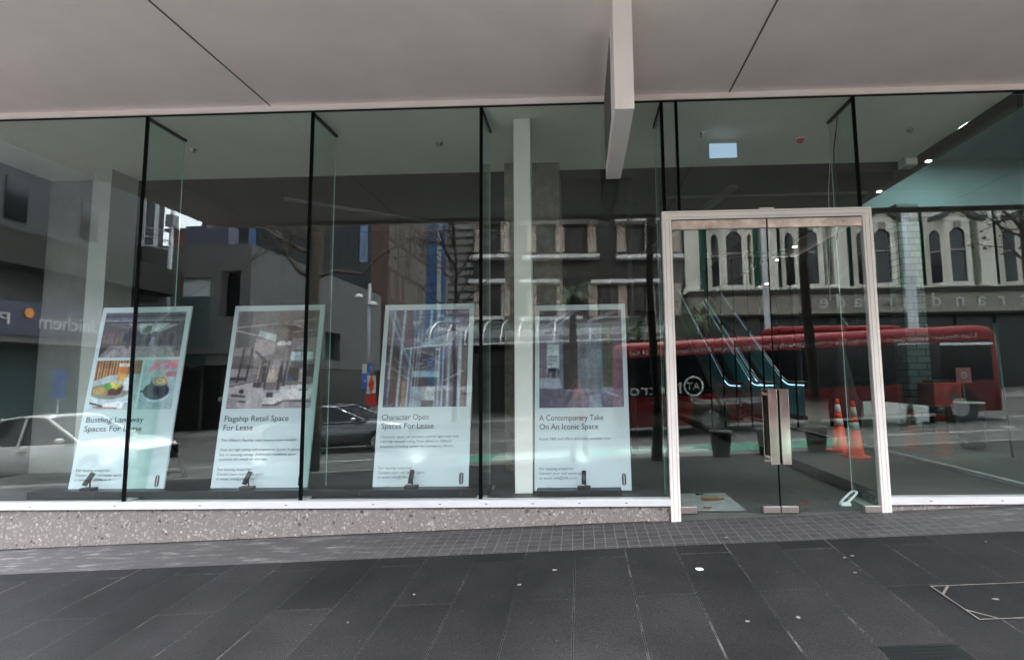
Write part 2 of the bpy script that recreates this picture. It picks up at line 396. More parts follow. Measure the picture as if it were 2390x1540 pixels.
def mk_setts():
    """band of small setts with pale joints, dusted with cement towards one end"""
    m = bpy.data.materials.new('small_setts'); m.use_nodes = True
    n = m.node_tree.nodes; L = m.node_tree.links; p = n['Principled BSDF']
    tc = n.new('ShaderNodeTexCoord')
    nz = n.new('ShaderNodeTexNoise'); nz.inputs['Scale'].default_value = 9; L.new(tc.outputs['Object'], nz.inputs['Vector'])
    ad = n.new('ShaderNodeVectorMath'); ad.operation = 'MULTIPLY_ADD'; ad.inputs[1].default_value = (.012, .012, 0); L.new(nz.outputs['Color'], ad.inputs[0]); L.new(tc.outputs['Object'], ad.inputs[2])
    br = n.new('ShaderNodeTexBrick'); br.offset = 0.0; br.offset_frequency = 2
    br.inputs['Scale'].default_value = 1; br.inputs['Brick Width'].default_value = .094; br.inputs['Row Height'].default_value = .094
    br.inputs['Mortar Size'].default_value = .0035; br.inputs['Mortar Smooth'].default_value = .2; br.inputs['Bias'].default_value = 0
    br.inputs['Color1'].default_value = (.06, .058, .061, 1); br.inputs['Color2'].default_value = (.034, .033, .035, 1); br.inputs['Mortar'].default_value = (.15, .142, .14, 1)
    L.new(ad.outputs[0], br.inputs['Vector'])
    n1 = n.new('ShaderNodeTexNoise'); n1.inputs['Scale'].default_value = 70; n1.inputs['Detail'].default_value = 5; L.new(tc.outputs['Object'], n1.inputs['Vector'])
    a1 = n.new('ShaderNodeMapRange'); a1.inputs[1].default_value = .3; a1.inputs[2].default_value = .7; a1.inputs[3].default_value = .6; a1.inputs[4].default_value = 1.4; L.new(n1.outputs['Fac'], a1.inputs[0])
    sc = n.new('ShaderNodeVectorMath'); sc.operation = 'SCALE'; L.new(br.outputs['Color'], sc.inputs[0]); L.new(a1.outputs[0], sc.inputs['Scale'])
    # cement film: fades the pattern at both ends
    sx = n.new('ShaderNodeSeparateXYZ'); L.new(tc.outputs['Object'], sx.inputs[0])
    mr = n.new('ShaderNodeMapRange'); mr.inputs[1].default_value = -1.1; mr.inputs[2].default_value = -2.4; mr.inputs[3].default_value = .12; mr.inputs[4].default_value = .86; L.new(sx.outputs[0], mr.inputs[0])
    mr2 = n.new('ShaderNodeMapRange'); mr2.inputs[1].default_value = 2.6; mr2.inputs[2].default_value = 3.3; mr2.inputs[3].default_value = 0; mr2.inputs[4].default_value = .62; L.new(sx.outputs[0], mr2.inputs[0])
    mxx = n.new('ShaderNodeMath'); mxx.operation = 'MAXIMUM'; L.new(mr.outputs[0], mxx.inputs[0]); L.new(mr2.outputs[0], mxx.inputs[1])
    st = n.new('ShaderNodeMapping'); st.inputs['Scale'].default_value = (2.4, 11, 1); L.new(tc.outputs['Object'], st.inputs[0])
    n4 = n.new('ShaderNodeTexNoise'); n4.inputs['Scale'].default_value = 1.6; n4.inputs['Detail'].default_value = 8; n4.inputs['Roughness'].default_value = .7; L.new(st.outputs[0], n4.inputs['Vector'])
    cr = n.new('ShaderNodeValToRGB'); e = cr.color_ramp.elements
    e[0].position = .36; e[0].color = (.055, .053, .055, 1); e[1].position = .70; e[1].color = (.30, .285, .275, 1)
    k = cr.color_ramp.elements.new(.54); k.color = (.075, .072, .074, 1)
    L.new(n4.outputs['Fac'], cr.inputs[0])
    mx = n.new('ShaderNodeMix'); mx.data_type = 'RGBA'; L.new(mxx.outputs[0], mx.inputs[0]); L.new(sc.outputs[0], mx.inputs[6]); L.new(cr.outputs[0], mx.inputs[7])
    L.new(mx.outputs[2], p.inputs['Base Color']); p.inputs['Roughness'].default_value = .7
    bm_ = n.new('ShaderNodeBump'); bm_.inputs['Strength'].default_value = .5; bm_.inputs['Distance'].default_value = .006
    L.new(n1.outputs['Fac'], bm_.inputs['Height']); L.new(bm_.outputs[0], p.inputs['Normal'])
    MATS['small_setts'] = m
mk_setts()

def mk_bricks(name, c1, c2, mortar, bw, rh, ms, rough=.8, axis='XZ', offs=.5):
    m = bpy.data.materials.new(name); m.use_nodes = True
    n = m.node_tree.nodes; L = m.node_tree.links; p = n['Principled BSDF']
    tc = n.new('ShaderNodeTexCoord'); sx = n.new('ShaderNodeSeparateXYZ'); L.new(tc.outputs['Object'], sx.inputs[0])
    cb = n.new('ShaderNodeCombineXYZ')
    if axis == 'XZ':
        s = n.new('ShaderNodeMath'); s.operation = 'ADD'; L.new(sx.outputs[0], s.inputs[0]); L.new(sx.outputs[1], s.inputs[1]); L.new(s.outputs[0], cb.inputs[0]); L.new(sx.outputs[2], cb.inputs[1])
    br = n.new('ShaderNodeTexBrick'); br.offset = offs
    br.inputs['Scale'].default_value = 1; br.inputs['Brick Width'].default_value = bw; br.inputs['Row Height'].default_value = rh
    br.inputs['Mortar Size'].default_value = ms; br.inputs['Color1'].default_value = c1 + (1,); br.inputs['Color2'].default_value = c2 + (1,); br.inputs['Mortar'].default_value = mortar + (1,)
    L.new(cb.outputs[0], br.inputs['Vector']); L.new(br.outputs['Color'], p.inputs['Base Color']); p.inputs['Roughness'].default_value = rough
    MATS[name] = m
mk_bricks('pale_brick', (.11, .165, .16), (.07, .12, .115), (.015, .025, .025), .34, .13, .012)
# ------------------------------------------------------------------ ground
def strip(name, y0, y1, mat, xs=None, ny=8, dz=0.):
    xs = xs or [-45, -30, -20, -12, -8, -4, -2, 0, 2, 4, 8, 12, 20, 30, 45]
    ys = [y0 + (y1 - y0) * i / ny for i in range(ny + 1)]
    mb = MB(); n = len(xs)
    vs = [(x, y, gz(x, y + (1e-4 if y == y0 else -1e-4 if y == y1 else 0) * (-1)) + dz) for y in ys for x in xs]
    mb.add(vs, [(j * n + i, j * n + i + 1, (j + 1) * n + i + 1, (j + 1) * n + i) for j in range(ny) for i in range(n - 1)])
    o = mb.build(name, mat, fix=False)
    bm = bmesh.new(); bm.from_mesh(o.data)
    for f in bm.faces:
        f.normal_update()
        if f.normal.z < 0: f.normal_flip()
    bm.to_mesh(o.data); bm.free()
    return tag(o, kind='structure')

M('asphalt', (.05, .049, .048), .75, var=.25, scale=3, bump=.4, bscale=120)
M('ground_far', (.07, .07, .068), .9, var=.2, scale=.2)
M('kerb_stone', (.16, .155, .15), .8, var=.2, scale=5)
gp = strip('footpath', -.62, -5.62, 'basalt_flags'); tag(gp, 'dark basalt paving flags in front of the shop window')
ss = strip('paved_edging', .02, -.62, 'small_setts', xs=[-45, -30, -20, -12] + [-8 + .5 * i for i in range(33)] + [12, 20, 30, 45], ny=3)
tag(ss, 'band of small grey setts along the foot of the shopfront')
kb = MB()
for (ya, yb) in ((-5.62, -5.75), (-18.51, -18.66)):
    for i in range(45):
        xa = -45 + 2 * i; xb = xa + 1.992
        za, zb = gz(xa, ya if ya > -10 else -18.6), gz(xb, ya if ya > -10 else -18.6)
        kb.add([(xa, ya, za - .3), (xb, ya, zb - .3), (xb, yb, zb - .3), (xa, yb, za - .3), (xa, ya, za + .002), (xb, ya, zb + .002), (xb, yb, zb + .002), (xa, yb, za + .002)],
               [(0, 3, 2, 1), (4, 5, 6, 7), (0, 1, 5, 4), (1, 2, 6, 5), (2, 3, 7, 6), (3, 0, 4, 7)])
tag(kb.build('kerb', 'kerb_stone'), kind='structure')
tag(strip('road', -5.751, -18.509, 'asphalt', ny=8), 'asphalt street seen in the shop window')
tag(strip('far_footpath', -18.66, -23.6, 'kerb_stone', ny=3), 'footpath across the street')
side = strip('side_road', -23.6, -120, 'asphalt', xs=[-45, -30, -20, -12, -6, 0, 20, 45], ny=4)
gm = MB(); g = [-400, -45, -20, 0, 20, 45, 400]
vs = [(x, y, gz(x, -20) - .45) for y in (-400, -60, 0, 60, 400) for x in g]
gm.add(vs, [(j * 7 + i, j * 7 + i + 1, (j + 1) * 7 + i + 1, (j + 1) * 7 + i) for j in range(4) for i in range(6)])
tag(gm.build('ground', 'ground_far', fix=False), kind='structure')

# painted markings (4 mm over the asphalt)
M('lane_green', (.03, .155, .10), .7, var=.25, scale=6)
M('line_white', (.45, .45, .44), .7, var=.2, scale=9)
def patch(mb, x0, x1, ya, yb, dz=.004, n=6):
    for i in range(n):
        a = x0 + (x1 - x0) * i / n; b = x0 + (x1 - x0) * (i + 1) / n
        mb.add([(a, -ya, gz(a, -ya) + dz), (b, -ya, gz(b, -ya) + dz), (b, -yb, gz(b, -yb) + dz), (a, -yb, gz(a, -yb) + dz)], [(0, 3, 2, 1)])
mb = MB(); patch(mb, -3.0, 6.6, 6.1, 8.75, n=10)
tag(mb.build('bus_lane_paint', 'lane_green', fix=False), kind='structure')
mb = MB()
patch(mb, -24, 14, 5.95, 6.05, .006, 20)
patch(mb, -24, 14, 8.85, 8.97, .006, 20)
for i in range(9): patch(mb, -22 + i * 4.4, -19.6 + i * 4.4, 12.3, 12.42, .006, 3)
for k in range(4): patch(mb, -2.2, -.6 + .1 * k, 6.45 + .55 * k, 6.75 + .55 * k, .008, 2)
for k in range(4): patch(mb, .9, 3.4 - .2 * k, 6.45 + .55 * k, 6.75 + .55 * k, .008, 2)
tag(mb.build('road_markings', 'line_white', fix=False), kind='structure')

# ------------------------------------------------------------------ shop building
FX = [-4.476, -2.727, -.98, .851, 2.762]       # glass joints with a fin behind each
ZS, ZT = .497, 4.405                            # sill top, head
SHOP = thing('shop_building', 'glass fronted shop building under a wide white canopy with terrazzo base', 'shop building', (0, 0, gz(0, 0)))
XL, XR = -7.2, 12.0
DX0, DX1 = .82, 2.832                           # door frame outer
def plinth(x0, x1):
    mb = MB(); n = max(2, int((x1 - x0) / .6)); 
    xs = [x0 + (x1 - x0) * i / n for i in range(n + 1)]
    pr = []
    for x in xs: pr.append([(x, -.012, gz(x, 0) - .12), (x, -.012, .431), (x, .45, .431), (x, .45, gz(x, 0) - .12)])
    mb.loft(pr, sm=False)
    return mb
o = plinth(XL, DX0 - .001).build('plinth', 'terrazzo', SHOP); tag(o, 'pebbly terrazzo plinth under the poster windows')
plinth(DX1 + .001, XR).build('plinth', 'terrazzo', SHOP)
for xj in [-6.35, -5.63, -4.87, -4.12, -3.35, -2.6, -1.84, -1.08, -.33, .42]:
    MB().box(xj - .0014, xj + .0014, -.0135, -.0118, gz(xj, 0) - .05, .43).build('plinth_joint', 'soffit_joint', SHOP)
for x0, x1 in ((XL, DX0 - .002), (DX1 + .002, XR)):
    s_ = MB().box(x0, x1, -.045, .06, .432, ZS).build('sill', 'sill_paint', SHOP, bevel=.003)
    k = x0 + .35
    while k < x1:
        MB().box(k, k + .025, -.0462, -.0448, .462, .468).build('screw_slot', 'joint_dark', s_); k += .44 + .2 * ((int(k * 7)) % 3)
MB().box(XL, XR, -.030, .05, ZT + .003, ZT + .062).build('head_trim', 'white_paint', SHOP, bevel=.003)
MB().box(XL, XR, -.018, .05, ZT - .003, ZT + .0025).build('head_gasket', 'joint_dark', SHOP)

bj = MB(); xs_ = [XL + .3 * i for i in range(65) if XL + .3 * i < DX0 - .01]
for a, b in zip(xs_, xs_[1:]): bj.add([(a, -.010, gz(a, 0) + .003), (b, -.010, gz(b, 0) + .003), (b, -.026, gz(b, 0) + .003), (a, -.026, gz(a, 0) + .003)], [(3, 2, 1, 0)])
bj.build('base_joint', 'joint_dark', SHOP, fix=False)
# window panes: 12 mm plate, joints of black silicone
edges = [XL] + FX + [4.37, 6.3, 8.3, 10.2, XR]
for a, b in zip(edges, edges[1:]):
    if abs(a - FX[3]) < 1e-6:
        MB().box(a + .012, b - .012, .0, .012, 3.245, ZT).build('window_pane', 'shop_glass', SHOP)
    else:
        MB().box(a + .012, b - .012, .0, .012, ZS + .001, ZT).build('window_pane', 'shop_glass', SHOP)
for i, x in enumerate(FX):
    zb = ZS + .001 if i < 3 else 3.246
    f = MB().box(x - .0095, x + .0095, .0135, .50, (.36 if i > 2 else ZS), ZT - .005).build('glass_fin', 'fin_glass', SHOP)
    tag(f, 'tall greenish glass fin standing square to the window')
    MB().box(x - .016, x + .016, -.003, .0132, zb, ZT).build('sealant_joint', 'sealant', f)
    MB().box(x - .016, x + .016, .014, .52, ZT - .03, ZT - .004).build('top_shoe', 'sealant', f)
    MB().box(x - .0045, x + .0045, .5005, .504, (.36 if i > 2 else ZS), ZT - .03).build('polished_edge', 'board_edge', f)
    MB().box(x - .05, x + .05, .03, .56, (.36 if i > 2 else ZS), (.36 if i > 2 else ZS) + .014).build('bottom_shoe', 'pale_concrete', f)
MB().box(.985, 1.012, -.002, .02, 3.246, ZT).build('sealant_joint', 'sealant', SHOP)
# canopy
CY = 3.87
ZC = 4.467
cb = MB().box(-6.70, XR + 8, -CY, -.0, ZC, ZC + .35)
CAN = cb.build('canopy', 'soffit_paint', SHOP)
MB().box(-6.72, XR + 8, -CY - .03, -CY + .001, ZC - .06, ZC + .5).build('fascia', 'white_paint', CAN)
for xj in (-3.16, 1.53, 6.2):
    MB().box(xj - .008, xj + .008, -CY + .05, -.03, ZC - .004, ZC - .0005).build('soffit_joint', 'soffit_joint', CAN)
# projecting blade under the canopy
b0 = P(1435, 255, -1.38); b1 = P(1481, 255, -1.38)
bl = MB().box(b0.x, b1.x, -1.38, -.032, b0.z, ZC - .001).build('canopy_blade', 'white_paint', SHOP, bevel=.003)
tag(bl, 'white box beam hanging under the canopy at right angles to the glass')
MB().box(b0.x - .0035, b0.x - .0005, -1.0, -.04, b0.z + .12, ZC - .04).build('side_shadow_line', 'soffit_joint', bl)  # thin dark sheet that paints the shadow line on the blade's side
# upper building, keeps the sky out of the rooms
MB().box(XL - 2, XR + 8, .06, 24, 8.2, 24).build('upper_wall', 'soffit_paint', SHOP)
MB().box(XL - 2, XR + 8, -.02, .06, ZC + .36, 24).build('upper_wall', 'soffit_paint', SHOP)

# door frame
zf0 = .30; zf1 = 3.25
fr = MB()
fr.box(DX0 - .005, DX0 + .085, -.052, .012, zf0 - .03, zf1 - .0865)
fr.box(DX1 - .085, DX1 + .005, -.052, .012, zf0 + .02, zf1 - .0865)
fr.box(DX0 - .005, DX1 + .005, -.052, .012, zf1 - .086, zf1)
DF = fr.build('door_frame', 'frame_paint', SHOP, bevel=.004)
gr = MB()
for (a, b) in ((DX0 + .02, DX0 + .0235), (DX0 + .062, DX0 + .0655), (DX1 - .0235, DX1 - .02), (DX1 - .0655, DX1 - .062)):
    gr.box(a, b, -.0532, -.0515, zf0, zf1 - .1)
gr.box(DX0 + .02, DX1 - .02, -.0532, -.0515, zf1 - .022, zf1 - .0185)
gr.box(DX0 + .06, DX1 - .06, -.0532, -.0515, zf1 - .064, zf1 - .0605)
M('groove_grey', (.36, .34, .32), .7)
gr.build('frame_groove', 'groove_grey', DF)
# two glass door leaves
mid = (DX0 + DX1) / 2 + .005
ZD0, ZD1 = .372, 3.155
for k, (a, b) in enumerate(((DX0 + .09, mid - .006), (mid + .006, DX1 - .09))):
    dr = MB().box(a, b, -.034, -.022, ZD0, ZD1 - .09).build('glass_door', 'shop_glass', SHOP)
    rail = MB().box(a, b, -.045, -.012, ZD1 - .088, ZD1).build('top_rail', 'rail_steel', dr, bevel=.002)
    ft = MB()
    inner = (b - .155, b) if k == 0 else (a, a + .155)
    outer = (a, a + .145) if k == 0 else (b - .145, b)
    MB().box(*inner, -.046, -.010, ZD0 - .006, ZD0 + .052).build('patch_fitting', 'satin_steel', dr, bevel=.002)
    MB().box(*outer, -.046, -.010, ZD0 - .006, ZD0 + .052).build('patch_fitting', 'satin_steel', dr, bevel=.002)
    # D plate pull handle, one each side of the glass
    hx = (mid - .094, mid - .012) if k == 0 else (mid + .012, mid + .094)
    z0, z1 = P(1800, 1084, -.1).z, P(1800, 908, -.1).z
    hb = MB().box(hx[0], hx[1], -.112, -.100, z0, z1)
    for zz in (z0 + .05, z1 - .05): hb.box((hx[0] + hx[1]) / 2 - .012, (hx[0] + hx[1]) / 2 + .012, -.1, -.0345, zz - .012, zz + .012)
    hb.build('pull_handle', 'steel', dr, bevel=.002)
    hb = MB().box(hx[0] - .004, hx[1] - .004, .045, .057, z0, z1)
    for zz in (z0 + .05, z1 - .05): hb.box((hx[0] + hx[1]) / 2 - .014, (hx[0] + hx[1]) / 2 + .010, -.0215, .045, zz - .012, zz + .012)
    hb.build('pull_handle', 'steel', dr, bevel=.002)
MB().box(mid - .0055, mid + .0055, -.034, -.020, ZD0, ZD1).build('door_seal', 'sealant', SHOP)
MB().box(mid - .0115, mid + .0115, -.098, -.036, P(1800, 1084, -.1).z + .01, P(1800, 908, -.1).z - .01).build('handle_gap_shade', 'sealant', SHOP)  # black strip added so the gap between the pull handles looks dark
MB().box(DX0 + .09, DX1 - .09, -.045, -.0, ZD1 + .002, ZD1 + .0095).build('door_head_seal', 'joint_dark', SHOP)
MB().box(mid - .07, mid + .07, -.06, -.0, zf1 + .001, zf1 + .012).build('closer_plate', 'steel', DF)

# rooms behind the glass
FL = .366
MB().box(XL - 1.9, .80, .02, 7.4, .05, ZS - .004).build('window_floor', 'interior_floor', SHOP)
lob = MB().box(.801, 2.868, -.02, 24, .05, FL).build('lobby_floor', 'lobby_floor', SHOP)
MB().box(2.869, 19.8, .02, 24, .05, ZS - .005).build('raised_floor', 'lobby_floor', SHOP)
CZ = 4.40
# ceiling near the glass, then a deep dark void behind a drop
MB().box(XL, 4.34, .0135, 1.66, CZ, CZ + .2).build('ceiling', 'ceiling_paint', SHOP)
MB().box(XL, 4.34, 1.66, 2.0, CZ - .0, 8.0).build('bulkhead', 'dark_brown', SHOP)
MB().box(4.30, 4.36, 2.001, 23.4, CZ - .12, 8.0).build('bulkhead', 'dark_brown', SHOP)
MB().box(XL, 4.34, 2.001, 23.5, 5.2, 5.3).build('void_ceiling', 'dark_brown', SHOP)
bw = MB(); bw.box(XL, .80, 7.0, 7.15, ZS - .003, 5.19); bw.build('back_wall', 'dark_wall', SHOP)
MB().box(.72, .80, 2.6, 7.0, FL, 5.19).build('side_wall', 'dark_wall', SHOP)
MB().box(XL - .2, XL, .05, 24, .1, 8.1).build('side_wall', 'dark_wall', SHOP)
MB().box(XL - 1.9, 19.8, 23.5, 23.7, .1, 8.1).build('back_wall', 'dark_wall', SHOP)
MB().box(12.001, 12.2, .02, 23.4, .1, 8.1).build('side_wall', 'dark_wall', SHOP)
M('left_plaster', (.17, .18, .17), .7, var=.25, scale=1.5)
# white left wall return and its end pier
pa = P(205, 600, 1.25); pb = P(248, 600, 1.25)
MB().box(-6.7, pa.x - .001, .053, 1.55, ZS - .003, CZ - .003).build('left_wall', 'interior_white', SHOP) if False else None
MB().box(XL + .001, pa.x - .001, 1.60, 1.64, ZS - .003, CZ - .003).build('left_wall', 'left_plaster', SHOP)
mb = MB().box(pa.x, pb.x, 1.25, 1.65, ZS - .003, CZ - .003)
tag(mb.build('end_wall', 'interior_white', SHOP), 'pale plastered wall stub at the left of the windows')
# slim white post and rough concrete pillar
c0 = P(1200, 700, .25); c1 = P(1240, 700, .25)
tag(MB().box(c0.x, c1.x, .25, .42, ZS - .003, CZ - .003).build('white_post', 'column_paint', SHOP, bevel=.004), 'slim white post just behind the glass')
c0 = P(1177, 600, 1.40); c1 = P(1307, 600, 1.40)
tag(MB().box(c0.x, c1.x, 1.40, 2.3, ZS - .003, CZ + .8).build('concrete_pillar', 'concrete_pillar', SHOP, bevel=.01), 'rough stripped concrete pillar behind the white post')
# ducts and pipes in the dark void
dk = MB()
dk.tube([(-4.4, 2.35, 4.35), (-.6, 5.0, 4.35)], .03, 8); dk.tube([(1.3, 2.4, 4.25), (4.2, 2.4, 4.25)], .02, 8)
dk.tube([(1.1, 3.3, 4.1), (4.2, 3.3, 4.1)], .02, 8); dk.bar((2.3, 2.4, 4.4), (1.2, 4.6, 3.9), .12, .05)
M('duct_grey', (.10, .10, .095), .6, metal=.3)
dk.build('service_pipe', 'duct_grey', SHOP)
# sprinklers and smoke detector on the ceiling
for (u, v) in ((450, 362), (1025, 346), (1640, 326), (2125, 314)):
    d = None
    for Y in [i * .05 for i in range(4, 32)]:
        p = P(u, v, Y)
        if abs(p.z - (CZ - .02)) < .06: d = p; break
    if d is None: continue
    s_ = MB().lathe((d.x, d.y, CZ), [(.012, -.045), (.03, -.04), (.012, -.036), (.012, -.012), (.035, -.01), (.035, -.001)], 12)
    s_.build('sprinkler', 'satin_steel', SHOP)
# glazed partition with its ceiling beam to the bright room on the right
PXW = 4.37
MB().box(PXW - .03, PXW + .10, .06, 3.2, CZ - .12, CZ - .002).build('partition_head', 'dark_brown', SHOP)
MB().box(PXW - .02, PXW + .04, .06, 9.0, ZS - .004, ZS + .035).build('partition_track', 'pale_concrete', SHOP)
MB().box(PXW - .006, PXW + .006, .06, 3.2, ZS + .036, CZ - .121).build('partition_glass', 'lobby_glass', SHOP)
MB().box(PXW + .101, 12, .052, 1.4, 5.35, 5.5).build('ceiling', 'ceiling_paint', SHOP)
rw = MB().box(PXW + .101, 12, 6.0, 6.2, 5.1, 8.1); rw.build('upper_room_wall', 'teal_wall', SHOP)
MB().box(PXW + .101, 12, 1.41, 5.99, 6.2, 6.3).build('ceiling', 'teal_wall', SHOP)
rd = MB().box(2.1, 12, 3.2, 3.5, 4.12, 4.28); rd.build('mirrored_fascia_bar', 'dark_brown', SHOP)  # added dark bar standing in for the canopy fascia mirrored in the glass
# brick pier in the far room
q0 = P(2108, 700, 5.2); q1 = P(2160, 700, 5.2)
tag(MB().box(q0.x, q1.x, 5.2, 5.6, ZS - .004, 5.0).build('brick_pier', 'pale_brick', SHOP), 'slender pier of pale green bricks')
# ------------------------------------------------------------------ painted photo panels (numpy raster -> vertex colours on a fine grid)
class Ras:
    def __init__(s, w, h, bg):
        s.w, s.h = w, h; s.a = np.ones((h, w, 3)) * np.array(bg, float)
        s.Y, s.X = np.mgrid[0:h, 0:w]; s.X = (s.X + .5) / w; s.Y = (s.Y + .5) / h
    def mix(s, m, c, al=1.):
        m = (np.clip(m, 0, 1) * al)[..., None]; s.a = s.a * (1 - m) + np.array(c, float) * m
    def rect(s, x0, y0, x1, y1, c, al=1.): s.mix(((s.X >= x0) & (s.X < x1) & (s.Y >= y0) & (s.Y < y1)).astype(float), c, al)
    def poly(s, pts, c, al=1.):
        ins = np.zeros(s.X.shape, bool); n = len(pts)
        for i in range(n):
            (xa, ya), (xb, yb) = pts[i], pts[(i + 1) % n]
            if ya == yb: continue
            cr = ((ya > s.Y) != (yb > s.Y)) & (s.X < (xb - xa) * (s.Y - ya) / (yb - ya) + xa)
            ins ^= cr
        s.mix(ins.astype(float), c, al)
    def line(s, x0, y0, x1, y1, w, c, al=1.):
        r = s.h / s.w; ax, ay, bx, by = x0, y0 * r, x1, y1 * r
        px, py = s.X - ax, s.Y * r - ay; dx, dy = bx - ax, by - ay
        t = np.clip((px * dx + py * dy) / (dx * dx + dy * dy + 1e-9), 0, 1)
        d = np.hypot(px - t * dx, py - t * dy); s.mix(np.clip((w / 2 - d) * s.w + .5, 0, 1), c, al)
    def ell(s, cx, cy, rx, ry, c, al=1.):
        d = np.hypot((s.X - cx) / rx, (s.Y - cy) / ry); s.mix(np.clip((1 - d) * min(rx * s.w, ry * s.h) + .5, 0, 1), c, al)
    def noise(s, amp, sc=1, seed=0):
        r = np.random.RandomState(seed); g = r.rand(s.h // sc + 2, s.w // sc + 2)
        g = np.kron(g, np.ones((sc, sc)))[:s.h, :s.w]; s.a = s.a * (1 + amp * (g[..., None] - .5))
def ras_object(name, ras, origin, ux, uy, parent, rough=.35):
    """origin top left, ux across, uy down"""
    h, w = ras.h, ras.w; o_, ux, uy = Vector(origin), Vector(ux), Vector(uy)
    vs = [tuple(o_ + ux * (i / w) + uy * (j / h)) for j in range(h + 1) for i in range(w + 1)]
    fs = [((j * (w + 1) + i), (j + 1) * (w + 1) + i, (j + 1) * (w + 1) + i + 1, j * (w + 1) + i + 1) for j in range(h) for i in range(w)]
    me = bpy.data.meshes.new(name); me.from_pydata(vs, [], fs)
    at = me.color_attributes.new('col', 'FLOAT_COLOR', 'CORNER')
    q_ = ras.a.copy(); g_ = q_.mean(2, keepdims=True); q_ = q_ * .78 + g_ * .22
    rs_ = np.random.RandomState(w * 7 + h)
    b_ = q_.copy()
    for dy, dx in ((0, 1), (1, 0), (0, -1), (-1, 0)): b_ += np.roll(q_, (dy, dx), (0, 1))
    q_ = b_ / 5
    for sc_, am_ in ((1, .03), (2, .05), (6, .05), (13, .08)):
        n_ = rs_.rand(h // sc_ + 2, w // sc_ + 2); n_ = np.kron(n_, np.ones((sc_, sc_)))[:h, :w]; q_ = q_ * (1 + am_ * (n_[..., None] - .5) * 2)
    a = np.clip(q_ / 255., 0, 1); lin = np.where(a <= .04045, a / 12.92, ((a + .055) / 1.055) ** 2.4)
    buf = np.ones((h * w, 4, 4)); buf[:, :, :3] = lin.reshape(-1, 1, 3)
    at.data.foreach_set('color', buf.ravel())
    if 'printed_photo' not in MATS:
        m = bpy.data.materials.new('printed_photo'); m.use_nodes = True
        n = m.node_tree.nodes; L = m.node_tree.links
        an = n.new('ShaderNodeAttribute'); an.attribute_name = 'col'
        L.new(an.outputs['Color'], n['Principled BSDF'].inputs['Base Color']); n['Principled BSDF'].inputs['Roughness'].default_value = rough
        n['Principled BSDF'].inputs['Specular IOR Level'].default_value = .2
        MATS['printed_photo'] = m
    me.materials.append(MATS['printed_photo'])
    q = bpy.data.objects.new(name, me); COL.objects.link(q); q.parent = parent; q.location = -wloc(parent)
    return q

def pic_laneway():
    r = Ras(130, 76, (78, 66, 72)); q = random.Random(3)
    r.rect(0, 0, 1, .26, (92, 88, 108)); r.rect(0, .05, 1, .10, (58, 52, 66)); r.rect(0, .17, 1, .2, (150, 150, 165)); r.rect(0, .20, 1, .25, (52, 44, 52))
    r.poly([(.42, .25), (.82, .25), (.60, .50), (.48, .5)], (196, 200, 200)); r.poly([(.82, .27), (.95, .27), (.72, .44), (.62, .45)], (172, 160, 160))
    r.poly([(.3, .26), (.44, .25), (.46, .45)], (150, 132, 130))
    for i in range(7): r.line(.05 + .05 * i, .26, .42, .40 + .015 * i, .008, (132, 112, 108), .7)
    r.line(.62, .26, .78, .02, .025, (150, 140, 150), .8); r.line(.25, .12, .40, .36, .02, (135, 118, 118), .7)
    for i in range(60):
        x = q.random(); r.rect(x, .42 + .3 * q.random() * .6, x + .03, .66 + .06 * q.random(), (84 + 60 * q.random(), 66 + 50 * q.random(), 62 + 50 * q.random()), .55)
    for i in range(20): r.ell(.50 + .08 * q.random(), .30 + .38 * q.random(), .025, .03, (84, 108 + 30 * q.random(), 78), .7)
    r.rect(.53, .30, .60, .42, (92, 98, 66)); r.rect(.48, .62, .56, .74, (96, 80, 78)); r.rect(.58, .55, .66, .78, (190, 205, 205), .6)
    r.rect(0, .74, 1, 1, (128, 118, 128)); r.poly([(.2, .76), (.85, .76), (.95, 1), (.05, 1)], (158, 148, 156)); r.poly([(0, .7), (.12, .74), (0, 1)], (62, 52, 60))
    for x, h in ((.335, .36), (.58, .24), (.72, .18), (.865, .25)):
        r.ell(x, .74 - h, .014, .03, (30, 26, 34)); r.ell(x, .76 - h * .62, .030, h * .33, (36, 32, 42)); r.rect(x - .016, .74 - h * .4, x - .003, .80 if h > .3 else .76, (34, 30, 40)); r.rect(x + .005, .74 - h * .4, x + .018, .82 if h > .3 else .76, (34, 30, 40))
    r.rect(.34 - .07, .74 - .26, .34, .74 - .10, (40, 36, 46)); r.rect(.93, .2, .97, .86, (96, 90, 108)); r.noise(.22, 1, 1); r.noise(.15, 3, 2)
    return r
